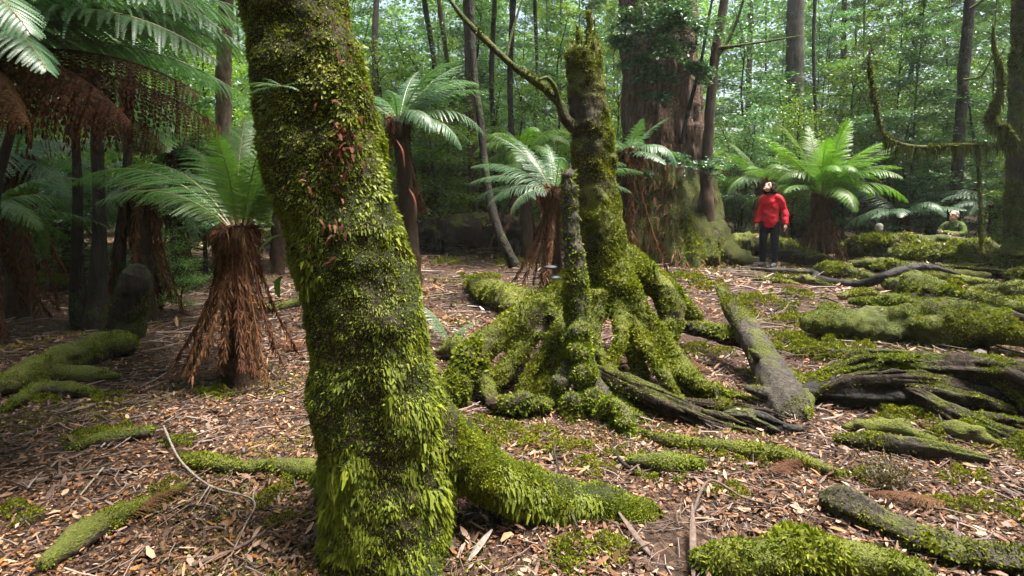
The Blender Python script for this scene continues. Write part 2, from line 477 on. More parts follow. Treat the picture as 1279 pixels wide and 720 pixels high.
M['eye'] = plain('eye_dark', (.02, .012, .01), .2, .5)
M['lip'] = plain('lips', (.38, .13, .11), .5, .4)
M['fungus'] = plain('grey_fungus', (.035, .04, .05), .6, .3)
EXPO = 3.6; HAZE = 0.0006
# ------------------------------------------------------------------ fern fronds (unit length, base at origin, growing along +X, up +Z)
def frond_mesh(name, seed, arch=1.3, npin=30, npl=15, width=.24, mat='frond', droop=.35, twist=.0):
    r = np.random.default_rng(seed)
    t = np.linspace(0, 1, 40); th = -arch * t ** 1.35
    dx = np.cos(th); dz = np.sin(th); dt = 1 / 39
    X = np.concatenate([[0], np.cumsum(dx[:-1]) * dt]); Z = np.concatenate([[0], np.cumsum(dz[:-1]) * dt])
    Y = .03 * np.sin(t * 2.5 + seed) * t
    C = np.stack([X, Y, Z], 1)
    mb = MB()
    V, F = tube(C[::3], np.linspace(.008, .002, len(C[::3])), 5, len(C[::3]), caps=False)
    mb.add(V, F, 1)
    TT = unit(np.gradient(C, axis=0))
    ti = .1 + .89 * (np.linspace(0, 1, npin)) ** .95
    Q = []
    for side in (-1, 1):
        for ii, tt in enumerate(ti):
            tt = min(tt + r.normal() * .003, .995)
            p = np.array([np.interp(tt, t, C[:, k]) for k in range(3)]); T = unit(np.array([np.interp(tt, t, TT[:, k]) for k in range(3)]))
            S = np.array([0, side, 0.0]); N = unit(np.cross(T, [0, 1, 0])); N = N if N[2] > 0 or abs(T[2]) > .8 else -N
            N = unit(np.cross(np.array([0, 1.0, 0]), -T))
            ln = width * 1.3 * (1 - tt) ** .62 * min(1, .35 + (tt - .08) / .28) * r.uniform(.92, 1.05) + .012
            al = .28 + .55 * tt + r.normal() * .05
            D0 = unit(S * math.cos(al) + T * math.sin(al) + N * r.normal() * .06)
            E = unit(np.cross(N, D0))
            s = np.linspace(.03, .97, npl)
            dr = droop * r.uniform(.7, 1.3)
            B = p + D0 * (s * ln)[:, None] - N * (dr * ln * s ** 2)[:, None] - np.array([0, 0, 1]) * (dr * .5 * ln * s ** 2)[:, None]
            Dv = unit(np.gradient(B, axis=0))
            w = np.linalg.norm(np.gradient(B, axis=0), axis=1)[:, None]
            for sg in (-1, 1):
                pl = (.9 / npin) * (.62 * (1 - s) ** .5 + .08) * (.6 + .4 * min(1, ln / width))
                pd = unit(E * sg * .92 + Dv * .38 - N * .12)
                tip = B + pd * pl[:, None]
                Q.append(np.stack([B - Dv * w * .44, B + Dv * w * .44, tip + Dv * w * .26, tip - Dv * w * .12], 1).reshape(-1, 3))
    A = np.concatenate(Q); mb.add(A, np.arange(len(A)).reshape(-1, 4), 0)
    V, F = mb.get()
    return mesh_data(name, V, F, [M[mat], M['rachis']], False, mb.midx())

def dead_frond_mesh(name, seed, out=.2, flare=.22, width=.085):
    r = np.random.default_rng(seed)
    C = spline([[0, 0, 0], [out * .5, 0, .02], [out * .9, .01, -.06], [out, 0, -.25], [out + flare * .4, .02 * r.normal(), -.6], [out + flare, .03 * r.normal(), -.96]], 40)
    mb = MB(); V, F = tube(C[::3], np.linspace(.013, .004, 14), 5, 14, caps=False); mb.add(V, F, 0)
    T, N_, B_ = frames(C); Q = []
    for side in (-1, 1):
        for tt in np.repeat(np.linspace(.1, .99, 46), 3):
            i = min(int(tt * 39), 38); p = C[i]; Td = T[i]
            S = np.array([0, side, 0.0]); N = unit(np.cross(Td, S))
            ln = width * (1 - tt * .45) * r.uniform(.5, 1.6)
            D = unit(S * r.uniform(.45, .9) + Td * r.uniform(.7, 1.1) + N * r.normal() * .35 + np.array([0, 0, -.3]))
            k = 4; s = np.linspace(0, 1, k)
            path = p + D * (s * ln)[:, None] + np.array([0, 0, -1]) * (s ** 2 * ln * .5)[:, None] + r.normal(size=(k, 3)) * ln * .06
            W = np.array([.6, 1, .7, .15]) * .0052 * r.uniform(.5, 1.6); E = unit(np.cross(D, N) + r.normal(size=3) * .4)
            L_, R_ = path - E * W[:, None], path + E * W[:, None] + N * W[:, None] * .8
            for a in range(k - 1): Q.append(np.stack([L_[a], R_[a], R_[a + 1], L_[a + 1]]))
    A = np.concatenate(Q); mb.add(A, np.arange(len(A)).reshape(-1, 4), 0)
    V, F = mb.get(); return mesh_data(name, V, F, [M['frond_dead']], False)

FR = {}
for mk in ('frond', 'frond_blue', 'frond_lit'):
    FR[mk] = [frond_mesh('frond_shape', 11 + i, a, 30, 14, w, mk, dr) for i, (a, w, dr) in enumerate([(1.0, .2, .25), (1.5, .21, .4), (.6, .19, .2), (2.0, .2, .5)])]
FR_FINE = [frond_mesh('frond_shape_fine', 31 + i, a, 44, 20, w, 'frond', dr) for i, (a, w, dr) in enumerate([(1.0, .21, .3), (1.5, .21, .4), (.7, .2, .25)])]
FR_FINEB = [frond_mesh('frond_shape_fine', 41 + i, a, 44, 20, w, 'frond_blue', dr) for i, (a, w, dr) in enumerate([(1.0, .21, .3), (1.35, .21, .35), (.7, .2, .25)])]
DEAD = [dead_frond_mesh('dead_frond_shape', 51 + i, o, f) for i, (o, f) in enumerate([(.05, .12), (.075, .26), (.06, .34), (.08, .16)])]

def put_frond(root, crown, az, el, L, me, name='frond', roll=0.0):
    o = link(name, me, root)
    o.location = tuple(np.asarray(crown) - np.array(root.location))
    o.rotation_euler = (Matrix.Rotation(az, 3, 'Z') @ Matrix.Rotation(-el, 3, 'Y') @ Matrix.Rotation(roll, 3, 'X')).to_euler()
    o.scale = (L, L, L); return o

def tree_fern(label, base, crown, L=1.4, n=16, ndead=10, kind='frond', tr=.1, seed=0, fronds=None, dead=None, el=(.15, 1.1), group=None, meshes=None, deadlen=None, trunk=True):
    """fronds: optional list (az_deg, el_deg, length, shape index); else n fronds all round"""
    r = np.random.default_rng(seed)
    base = np.asarray(base, float); crown = np.asarray(crown, float)
    root = empty('tree_fern', base); tag(root, label, 'tree fern', group)
    if trunk:
        V, F = tube([base - [0, 0, .15], base * .5 + crown * .5 + [r.normal() * .03, 0, 0], crown + [0, 0, .04]], [tr * 1.5, tr, tr * .85], 18, 30, noise=[(6, .3), (22, .35)], seed=seed)
        add('trunk', V, F, M['fern_trunk'], root)
    ms = meshes or FR[kind]
    for i in range(n):
        az = i * 2.399963 + r.normal() * .15; q = i / max(n - 1, 1)
        e = el[1] + (el[0] - el[1]) * q + r.normal() * .08
        put_frond(root, crown + np.array([math.cos(az), math.sin(az), 0]) * tr * .5, az, e, L * r.uniform(.82, 1.08), ms[r.integers(len(ms))], roll=r.normal() * .12)
    for (a, e, l, k) in fronds or []:
        a = rad(a); put_frond(root, crown + np.array([math.cos(a), math.sin(a), 0]) * tr * .5, a, rad(e), l, ms[k % len(ms)], roll=r.normal() * .1)
    dl = deadlen or (crown[2] - base[2])
    for i in range(ndead):
        az = i * 2.399963 + 1 + r.normal() * .2
        put_frond(root, crown + np.array([math.cos(az), math.sin(az), 0]) * tr * .6, az, 0, dl * r.uniform(.8, 1.03), DEAD[r.integers(4)], 'dead_frond', r.normal() * .1)
    for (a, l, k) in dead or []:
        a = rad(a); put_frond(root, crown + np.array([math.cos(a), math.sin(a), 0]) * tr * .6, a, 0, l, DEAD[k], 'dead_frond', r.normal() * .05)
    return root

# ------------------------------------------------------------------ trees
def tree_geo(seed, H=9, tr=.12, first=.12, spread=1.9, nl=22, leaf=.05, nleaf=12000, flat=.05, elev=.35, tuft=.2, crownpow=1.15, lean=.4):
    """trunk+limbs (V,F) and crown leaves (V,F); leaves sit in sprays along sub-branches"""
    r = np.random.default_rng(seed)
    k = 6; tp = np.stack([np.cumsum(r.normal(0, lean * .3, k)) * np.linspace(0, 1, k), np.cumsum(r.normal(0, lean * .3, k)) * np.linspace(0, 1, k), np.linspace(-.2, H, k)], 1)
    mb = MB(); V, F = tube(tp, np.linspace(tr, tr * .25, k), 9, 18, noise=[(2.5, .2)], seed=seed); mb.add(V, F)
    TP = spline(tp, 60); subs = []
    for i in range(nl):
        q = first + (0.97 - first) * (i + r.random()) / nl
        p = np.array([np.interp(q, np.linspace(0, 1, 60), TP[:, j]) for j in range(3)])
        az = i * 2.39996 + r.normal() * .4
        ln = spread * (.2 + .8 * (1 - q) ** crownpow * min(1, .7 + 2 * (q - first))) * r.uniform(.6, 1.25)
        e = elev + r.normal() * .25 + .5 * q
        d = np.array([math.cos(az) * math.cos(e), math.sin(az) * math.cos(e), math.sin(e)])
        lp = np.array([p, p + d * ln * .4, p + d * ln * .75 + [0, 0, -.02 * ln], p + d * ln + [0, 0, -.14 * ln]]) + r.normal(size=(4, 3)) * ln * .04 * np.array([[0], [1], [1], [1]])
        V, F = tube(lp, np.linspace(tr * .28 * (1 - .6 * q) + .006, .004, 4), 5, 8, caps=False); mb.add(V, F)
        LP = spline(lp, 20)
        for jx in range(7):
            s = .25 + .75 * (jx + r.random()) / 7; b = LP[min(int(s * 19), 19)]
            a2 = az + (1 if jx % 2 else -1) * r.uniform(.4, 1.1); l2 = ln * r.uniform(.2, .42) * (1.15 - s * .5)
            d2 = np.array([math.cos(a2), math.sin(a2), r.normal() * .15 + .08])
            c = np.array([b, b + d2 * l2 * .55, b + d2 * l2 + [0, 0, -.12 * l2]])
            V, F = tube(c, [.006, .004, .002], 3, 3, caps=False); mb.add(V, F)
            subs.append((b, c[1], c[2], l2))
    A = np.array([s[0] for s in subs]); Bm = np.array([s[1] for s in subs]); Cc = np.array([s[2] for s in subs]); l2 = np.array([s[3] for s in subs])
    w = l2 * r.uniform(.25, 1.6, len(l2)); idx = r.choice(len(subs), nleaf, p=w / w.sum())
    t = np.sqrt(r.random(nleaf))[:, None]
    P = A[idx] * (1 - t) ** 2 + 2 * Bm[idx] * t * (1 - t) + Cc[idx] * t ** 2
    off = r.normal(size=(nleaf, 3)) * np.array([tuft, tuft, flat]); P = P + off
    D = unit(np.stack([off[:, 0] / tuft + r.normal(size=nleaf) * .6, off[:, 1] / tuft + r.normal(size=nleaf) * .6, r.normal(size=nleaf) * .35 - .25], 1))
    N0 = unit(np.stack([r.normal(size=nleaf) * .5, r.normal(size=nleaf) * .5, np.ones(nleaf)], 1)); S = unit(np.cross(D, N0))
    L = leaf * r.uniform(.6, 1.45, nleaf)
    LV, LF = blades(P, D, S, L, L * .62, .06)
    return mb.get(), (LV, LF)

class Proto:
    def __init__(s, seed, bark, leafm, **kw):
        s.t, s.c = tree_geo(seed, **kw)
        s.tm = mesh_data('trunk_shape', *s.t, M[bark]); s.cm = mesh_data('crown_shape', *s.c, M[leafm], False)
def put_tree(p, loc, rz, sc, name, label, cat, group, sz=None, crown=True, leafm=None):
    e = empty(name, loc); tag(e, label, cat, group)
    e.rotation_euler = (0, 0, rz); e.scale = (sc, sc, sz or sc)
    link('trunk' if cat == 'tree' else 'stem', p.tm, e)
    if crown: link('crown' if cat == 'tree' else 'foliage', p.cm, e)
    return e

# kinds of tree and shrub
PR = [Proto(1, 'bark_dark', 'leaf_a', H=10, nl=36, nleaf=26000, spread=2.3, first=.07, tr=.042, leaf=.06), Proto(2, 'bark_grey', 'leaf_b', H=9, nl=34, nleaf=22000, spread=2.1, first=.07, leaf=.07, tr=.04),
      Proto(3, 'bark_red', 'leaf_a', H=13, nl=42, nleaf=30000, spread=2.8, first=.12, tr=.06, leaf=.065), Proto(4, 'bark_dark', 'leaf_c', H=8, nl=32, nleaf=22000, spread=2.1, first=.06, leaf=.06, tr=.034),
      Proto(5, 'bark_grey', 'leaf_c', H=15, nl=40, nleaf=28000, spread=3.0, first=.22, tr=.08, leaf=.07), Proto(6, 'bark_dark', 'leaf_b', H=11, nl=38, nleaf=26000, spread=2.6, first=.06, leaf=.065, elev=.1, flat=.03, tr=.045)]
SH = [Proto(21, 'bark_dark', 'leaf_a', H=2.6, nl=20, nleaf=7000, spread=1.1, leaf=.045, tr=.03, first=.1), Proto(22, 'bark_dark', 'leaf_c', H=3.4, nl=22, nleaf=8000, spread=1.2, leaf=.05, tr=.035, first=.15),
      Proto(23, 'bark_dark', 'leaf_b', H=4.5, nl=22, nleaf=9000, spread=1.4, leaf=.06, tr=.034, first=.15, elev=.1)]

SHADE_CROWN = PR[5].cm
rng = np.random.default_rng(7)
LOGS = []
# ------------------------------------------------------------------ world, sun, camera
SUN_EL, SUN_AZ = 72.0, 96.0      # azimuth from +Y towards +X
w = bpy.data.worlds.new('World'); scene.world = w; w.use_nodes = True
nt = w.node_tree; bg = nt.nodes['Background']
sky = nt.nodes.new('ShaderNodeTexSky'); sky.sky_type = 'NISHITA'; sky.sun_disc = False
sky.sun_elevation = rad(SUN_EL); sky.sun_rotation = rad(SUN_AZ); sky.air_density = 1.0; sky.dust_density = 6.0; sky.ozone_density = 1.0
nt.links.new(sky.outputs[0], bg.inputs[0]); bg.inputs[1].default_value = 0.034
sl = bpy.data.lights.new('sun', 'SUN'); sl.energy = 1.5; sl.angle = rad(20); sl.color = (1, .95, .86)
so = bpy.data.objects.new('sun', sl); COL.objects.link(so)
sd = Vector((math.sin(rad(SUN_AZ)) * math.cos(rad(SUN_EL)), math.cos(rad(SUN_AZ)) * math.cos(rad(SUN_EL)), math.sin(rad(SUN_EL))))
so.rotation_euler = sd.to_track_quat('Z', 'Y').to_euler(); so.location = (6, 6, 20)

cd = bpy.data.cameras.new('camera'); cam = bpy.data.objects.new('camera', cd); COL.objects.link(cam)
cam.location = (0, 0, CAMH); cam.rotation_euler = (rad(90) - PITCH, 0, 0)
cd.sensor_width = 36; cd.lens = 36 * FPX / 1279; cd.shift_y = -(360 - PCY) / 1279; cd.clip_start = .05; cd.clip_end = 1000
scene.camera = cam
vs = scene.view_settings; vs.view_transform = 'Standard'; vs.look = 'None'; vs.gamma = 1; vs.exposure = EXPO
scene.cycles.use_denoising = True; scene.cycles.denoiser = 'OPENIMAGEDENOISE'; scene.cycles.denoising_input_passes = 'RGB_ALBEDO_NORMAL'
scene.cycles.max_bounces = 6; scene.cycles.diffuse_bounces = 4; scene.cycles.glossy_bounces = 2; scene.cycles.transmission_bounces = 2; scene.cycles.volume_bounces = 0
scene.cycles.use_adaptive_sampling = True; scene.cycles.adaptive_threshold = .02; scene.cycles.caustics_reflective = False; scene.cycles.caustics_refractive = False
scene.cycles.sample_clamp_indirect = 6

# ------------------------------------------------------------------ ground
def ground():
    u = np.linspace(-1, 1, 420); a = 5.6
    X = 150 * np.sinh(a * u) / np.sinh(a); Y = 4 + 150 * np.sinh(a * u) / np.sinh(a)
    gx, gy = np.meshgrid(X, Y); V = np.stack([gx.ravel(), gy.ravel(), terrain(gx.ravel(), gy.ravel())], 1)
    n = len(u); i = np.arange(n - 1)[:, None] * n; j = np.arange(n - 1)[None]
    F = np.stack([i + j, i + j + 1, i + n + j + 1, i + n + j], -1).reshape(-1, 4)
    o = add('ground', V, F, M['ground']); tag(o, kind='structure')
ground()

def polar(n, r0, r1, amax, rg):
    r = r0 * (r1 / r0) ** rg.random(n); a = rg.uniform(-amax, amax, n)
    return r * np.sin(a), r * np.cos(a), r

def litter():
    rg = np.random.default_rng(3); mb = MB()
    for n, kind in ((230000, 0), (22000, 1), (9000, 2)):
        x, y, r = polar(n, 1.1, 22, 1.15, rg)
        keep = fbm(np.stack([x, y, 0 * x], 1) * 1.3, 44, 3) + .35 * fbm(np.stack([x, y, 0 * x], 1) * 4.5, 47, 2) > (-.5 + .45 * sstep(4, 8, r) + rg.normal(0, .16, n))
        x, y, r = x[keep], y[keep], r[keep]; n = len(x)
        z = terrain(x, y) + rg.uniform(.001, .022, n)
        az = rg.uniform(0, 6.283, n); ti = rg.normal(0, .28, n)
        D = np.stack([np.cos(az) * np.cos(ti), np.sin(az) * np.cos(ti), np.sin(ti)], 1)
        S = unit(np.cross(D, unit(np.stack([rg.normal(0, .35, n), rg.normal(0, .35, n), np.ones(n)], 1))))
        if kind == 2:   # big curled leaves
            L = np.maximum(.05, .011 * r) * rg.uniform(.7, 1.5, n); D[:, 2] += rg.normal(0, .25, n); D = unit(D)
            V, F = leaf6(np.stack([x, y, z + .014], 1), D, S, L, L * rg.uniform(.3, .5, n), rg.uniform(-.25, .3, n))
        elif kind == 0:
            L = np.maximum(.021, .0055 * r) * rg.uniform(.5, 1.8, n)
            V, F = blades(np.stack([x, y, z], 1), D, S, L, L * rg.uniform(.32, .66, n), rg.uniform(-.2, .12, n)[:, None])
        else:   # long strap leaves and bark flakes
            L = np.maximum(.05, .013 * r) * rg.uniform(.7, 1.8, n)
            V, F = leaf6(np.stack([x, y, z + .008], 1), D, S, L, L * rg.uniform(.12, .26, n), rg.uniform(-.08, .12, n))
        mb.add(V, F)
    for V0, F0, dn in LOGS:
        P, N = sample(V0, F0, lambda a: min(2500, dn * a * 420), lambda c, n: sstep(.55, .95, n[:, 2]) * sstep(-.1, .25, fbm(c * 2.2, 71, 3)) * (c[:, 2] < 1.1), rg); n = len(P)
        if n < 2: continue
        D = unit(np.cross(N, unit(rg.normal(size=(n, 3)))) + rg.normal(size=(n, 3)) * .15); S = unit(np.cross(D, N + rg.normal(size=(n, 3)) * .3)); L = np.maximum(.022, .006 * P[:, 1]) * rg.uniform(.5, 1.6, n)
        v, f = blades(P + N * .012, D, S, L, L * rg.uniform(.25, .55, n), rg.uniform(-.18, .1, n)[:, None]); mb.add(v, f)
    V, F = mb.get()
    tag(add('leaf_litter', V, F, M['litter'], smooth=False), 'brown and tan fallen leaves covering the forest floor', 'leaf litter', kind='stuff')
    n = 9000; x, y, r = polar(n, 1.2, 18, 1.1, rg); mb = MB()
    az = rg.uniform(0, 6.283, n); L = np.maximum(.08, .03 * r) * rg.uniform(.5, 2.2, n); wd = np.maximum(.0022, .0011 * r) * rg.uniform(.6, 1.6, n)
    D = np.stack([np.cos(az), np.sin(az), rg.normal(0, .07, n)], 1); B = np.stack([x, y, terrain(x, y) + rg.uniform(.008, .035, n)], 1)
    S = unit(np.cross(D, [0, 0, 1.0])); U = np.cross(S, D)
    bend = S * (rg.normal(0, .08, n) * L)[:, None]
    Q = []
    for s, b in ((0, 0), (.5, 1), (1, 0)):
        c = B + D * (L * s)[:, None] + bend * b
        for k in range(3):
            t = k * 2.0944; Q.append(c + (S * math.cos(t) + U * math.sin(t)) * (wd * (1 - .4 * s))[:, None])
    V = np.stack(Q, 1).reshape(-1, 3); bi = np.arange(n)[:, None] * 9
    F = np.concatenate([bi + np.array([[o + k, o + (k + 1) % 3, o + 3 + (k + 1) % 3, o + 3 + k]]) for o in (0, 3) for k in range(3)])
    tag(add('twig_litter', V, F, M['twig']), 'thin dark twigs strewn over the fallen leaves', 'twigs', kind='stuff')

# patches of moss on the floor: (px, py, radius in m)
PATCH = [(225, 555, .1), (275, 497, .12), (262, 490, .1), (345, 495, .07), (10, 648, .14), (345, 625, .12), (350, 650, .1), (120, 548, .2), (600, 560, .16), (640, 545, .22), (740, 690, .15), (720, 700, .12),
         (780, 575, .12), (745, 585, .14), (1020, 440, .35), (985, 430, .3), (1000, 400, .3), (1060, 430, .25), (930, 395, .2), (880, 360, .3), (860, 350, .35), (1000, 352, .35), (960, 470, .2), (1090, 355, .5), (1200, 360, .6), (1260, 380, .5),
         (1150, 420, .3), (1210, 600, .12), (1250, 640, .14), (1140, 560, .2), (1200, 545, .2), (910, 615, .1), (1265, 560, .2), (470, 395, .2), (600, 350, .3), (560, 330, .4), (640, 330, .4), (140, 500, .12), (60, 500, .15), (390, 600, .12), (245, 575, .1), (1180, 635, .1), (1080, 600, .12), (940, 580, .14), (820, 600, .12), (880, 570, .12), (560, 585, .15),
         (1030, 480, .2), (1050, 500, .15), (700, 560, .15), (590, 530, .15), (210, 610, .1), (180, 640, .12), (880, 440, .25), (950, 380, .4), (990, 372, .4), (1120, 520, .2), (1190, 480, .25), (1250, 470, .25), (1050, 410, .4)]
def ground_moss():
    rg = np.random.default_rng(21); mb = MB()
    for px, py, R in PATCH:
        g = gp(px, py); d = g[1]; L = max(.011, .0036 * d); n = int(min(9000, 5 * R * R * 3.14 * .6 / (L * L * .5)))
        a = rg.uniform(0, 6.283, n); q = np.sqrt(rg.random(n)) * R
        x = g[0] + np.cos(a) * q * 1.35; y = g[1] + np.sin(a) * q * .9
        e = fbm(np.stack([x, y, 0 * x], 1) * (2.2 / R), 5, 3) - (q / R) ** 1.5 * .5 + .25
        k = e > 0; x, y, e = x[k], y[k], e[k]; n = len(x)
        z = terrain(x, y) + np.clip(e, 0, .5) * .2 * min(R * 3, 1) + .016
        D = unit(rg.normal(size=(n, 3)) * .75 + [0, 0, .9]); S = unit(np.cross(D, unit(rg.normal(size=(n, 3)))))
        LL = L * rg.uniform(.7, 1.7, n); V, F = blades(np.stack([x, y, z], 1) - D * .01, D, S, LL, LL * .5); mb.add(V, F)
    n = 70000; x, y, r = polar(n * 3, 1.6, 20, 1.1, rg)
    k = fbm(np.stack([x, y, 0 * x + 3], 1) * .9, 61, 4) + .26 * np.clip((x + .5) / 4, -.6, 1) * sstep(2.5, 5, y) * (1 - .6 * sstep(6.5, 9, y)) > .19 + rg.normal(0, .05, len(x)); x, y, r = x[k], y[k], r[k]; n = len(x)
    D = unit(rg.normal(size=(n, 3)) * .75 + [0, 0, .8]); S = unit(np.cross(D, unit(rg.normal(size=(n, 3))))); LL = np.maximum(.012, .0036 * r) * rg.uniform(.7, 1.6, n)
    V, F = blades(np.stack([x, y, terrain(x, y) + .006 + rg.random(n) * .012], 1), D, S, LL, LL * .5); mb.add(V, F)
    V, F = mb.get(); tag(add('ground_moss', V, F, M['moss'], smooth=False), 'low green moss growing in patches between the fallen leaves', 'moss', kind='stuff')
ground_moss()

# ------------------------------------------------------------------ foreground leaning tree
def P3(rows, Y=None):
    """rows (px,py,Y,r) -> points, radii"""
    return np.array([at(a, b, c) for a, b, c, d in rows]), np.array([d for *_, d in rows])

def foreground_tree():
    rg = np.random.default_rng(5); Y = 2.52
    rows = [(484, 790, 84), (484, 720, 84), (486, 640, 82), (478, 540, 77), (464, 440, 73), (443, 330, 71), (408, 200, 70), (374, 20, 60), (356, -80, 56), (332, -300, 54), (330, -430, 48), (340, -540, 40)]
    YY = [Y] * 9 + [2.8, 3.6, 4.6]; P = np.array([at(r[0], r[1], y) for r, y in zip(rows, YY)]); R = np.array([r[2] / FPX * Y for r in rows])
    mb = MB(); mb.add(*tube(P, R, 40, 130, flute=(3, .06, 1.0)))
    for r in ([(505, 480, 2.55, .15), (555, 548, 2.6, .15), (605, 592, 2.64, .135), (660, 616, 2.66, .125), (720, 632, 2.66, .115), (785, 648, 2.64, .1), (840, 664, 2.62, .07), (890, 684, 2.6, .02)],
              [(780, 650, 2.62, .06), (815, 655, 2.75, .045), (850, 655, 2.85, .02)],
              [(455, 600, 2.5, .17), (432, 690, 2.42, .13), (412, 760, 2.3, .09), (385, 830, 2.1, .04)],
              [(500, 620, 2.45, .16), (512, 700, 2.35, .12), (528, 790, 2.2, .07)],
              [(460, 560, 2.6, .16), (420, 600, 2.9, .11), (370, 610, 3.1, .05)]):
        p, q = P3(r); mb.add(*tube(p, q, 18, 40))
    V, F = remesh(*mb.get(), .022, 5)
    V = displace(V, F, [(1.6, .03), (5, .035), (12, .022), (26, .008)], 3)
    base = gat(480, Y)
    t = empty('mossy_tree', base); tag(t, 'thick leaning tree trunk shaggy with hanging moss, closest to the camera', 'tree')
    add('trunk', V, F, M['bark_fore'], t)
    patch = at(545, 668, 2.3)
    def wfn(c, n):
        cl = fbm(c * np.array([5, 5, 3.0]), 4, 3)
        w = sstep(-.8, -.4, cl) * (.7 + .3 * sstep(-.38, .05, fbm(c * np.array([13, 13, 8.0]), 24, 2))) * (c[:, 2] < 3.7) * (c[:, 2] > .0)
        w = w * (1 - .97 * np.exp(-((np.linalg.norm(c - patch, axis=1)) / .075) ** 4))
        up_left = sstep(1.7, 2.3, c[:, 2]) * sstep(.0, .3, -(c[:, 0] - np.interp(c[:, 2], P[::-1, 2][::-1], P[::-1, 0][::-1])))
        return w * (1 - .25 * up_left)
    n1 = 440000
    pts, N = sample(V, F, n1, wfn, rg)
    z = pts[:, 2]; cl = fbm(pts * np.array([6, 6, 4.0]), 14, 3)
    low = sstep(1.75, 1.1, z + cl * .5)
    L = (.009 + .0035 * low) * np.clip(1 + cl * 1.5, .5, 2.0) * np.exp(rg.normal(0, .38, n1))
    R_ = unit(rg.normal(size=(n1, 3)) * .6 + np.stack([fbm(pts * 9, 90 + k, 2) for k in range(3)], 1) * 2.6)
    D = unit(N * (.9 - .15 * low)[:, None] + R_ * .95 + np.array([0, 0, -1.0]) * (.25 + .5 * low)[:, None])
    S = unit(np.cross(D, N + R_ * .5))
    V1, F1 = leaf6(pts - N * .006, D, S, L, L * (.38 - .08 * low), .25 + .25 * low)
    add('moss', V1, F1, M['trunk_moss'], t, smooth=False)
    pts, N = sample(V, F, 260000, lambda c, n: (c[:, 2] < 3.7) * 1.0, rg); n = len(pts); R_ = unit(rg.normal(size=(n, 3)))
    D = unit(N * .9 + R_ * .9 + [0, 0, -.35]); L = .0095 * np.exp(rg.normal(0, .35, n)); V2, F2 = blades(pts - N * .003, D, unit(np.cross(D, R_ + .1)), L, L * .45); add('moss', V2, F2, M['trunk_moss'], t, smooth=False)
    # fine bright moss on the root
    def wroot(c, n): return (c[:, 0] > -.25) * sstep(-.3, .05, c[:, 0] + .35) * (c[:, 2] < .75) * np.clip(n[:, 2] + .75, 0, 1) * sstep(-.3, .1, fbm(c * 4, 8, 3))
    pts, N = sample(V, F, 60000, wroot, rg); n = len(pts); R_ = unit(rg.normal(size=(n, 3)))
    D = unit(N * .8 + R_ * 1.0 + [0, 0, -.1]); L = .011 * rg.uniform(.6, 1.6, n)
    V2, F2 = blades(pts - N * .004, D, unit(np.cross(D, R_ + .1)), L, L * .5)
    add('moss', V2, F2, M['moss'], t, smooth=False)
    top = P[-1]; o = link('crown', SHADE_CROWN, t); o.location = tuple(top - base + [-1.3, .8, -2.2]); o.scale = (1.15, 1.15, .38)  # unseen crown, flattened and shifted to throw shade on the left side
    # dry leaves caught on the trunk
    def ld(cpx, cpy, n, sx, sy, name, label, seed, L0=.03):
        r2 = np.random.default_rng(seed); mb = MB(); c0 = None
        for i in range(n):
            px, py = cpx + r2.normal() * sx, cpy + r2.normal() * sy
            d = ray(px, py); d = d / np.linalg.norm(d)
            rel = V - CAMP; tt = rel @ d; off = np.linalg.norm(rel - tt[:, None] * d, axis=1)
            k = np.where(off < .03)[0]
            if not len(k): continue
            k = k[np.argmin(tt[k])]; p = V[k] - d * .022
            if c0 is None: c0 = p
            a = r2.uniform(0, 6.28); D = unit(np.array([math.cos(a) * .7, -.5 + .4 * r2.normal(), math.sin(a) * .7 - .35]))
            S = unit(np.cross(D, unit(r2.normal(size=3))))
            l = L0 * r2.uniform(.5, 1.5); v, f = leaf6(p[None], D[None], S[None], l, l * r2.uniform(.3, .5), r2.uniform(.1, .6)); mb.add(v, f)
        v, f = mb.get(); tag(add(name, v, f, M['dead_leaf'], origin=c0, smooth=False), label, 'dead leaves', kind='stuff')
    ld(437, 175, 75, 13, 18, 'dead_leaf_clump', 'reddish brown dead leaves caught in the moss high on the leaning trunk', 1)
    ld(420, 60, 60, 28, 34, 'dead_leaf_clump', 'scattered rusty dead leaves near the top of the leaning trunk', 2, .021)
    ld(405, 250, 55, 28, 34, 'dead_leaf_clump', 'pale and brown dead leaves stuck mid-height on the mossy leaning trunk', 3, .025)
    # small epiphytes
    c = at(352, 108, 2.28)
    e = empty('epiphyte_fern', c); tag(e, 'tiny pale fern growing out of the upper left side of the leaning trunk', 'fern')
    for (az, el, l) in ((180, 15, .16), (200, -5, .15), (165, 35, .1), (10, 20, .13), (-30, 0, .1), (230, 5, .12)):
        put_frond(e, c, rad(az), rad(el), l, FR['frond_blue'][2], 'frond')
    for (px, py, qx, qy, nm) in ((322, 318, 356, 292, 'bright strap leaf hanging from the left edge of the leaning trunk'), (352, 345, 348, 372, 'dark strap leaf below the bright one on the leaning trunk'), (318, 38, 340, 75, 'thin curled green blade near the top left of the leaning trunk')):
        a, b = at(px, py, 2.36), at(qx, qy, 2.4); m_ = (a + b) / 2 + [0, -.03, .02]
        C = spline([b, m_, a], 9); wv = np.array([.3, .7, .95, 1, 1, .9, .75, .5, .1]) * (.012 if 'thin' not in nm else .004)
        T, N, B = frames(C); Vl = np.concatenate([C - B * wv[:, None], C + N * .004, C + B * wv[:, None]])
        i = np.arange(8); Fl = np.concatenate([np.stack([i, i + 1, i + 10, i + 9], 1), np.stack([i + 9, i + 10, i + 19, i + 18], 1)])
        tag(add('strap_leaf', Vl, Fl, M['frond_lit'], origin=b), nm, 'leaf')
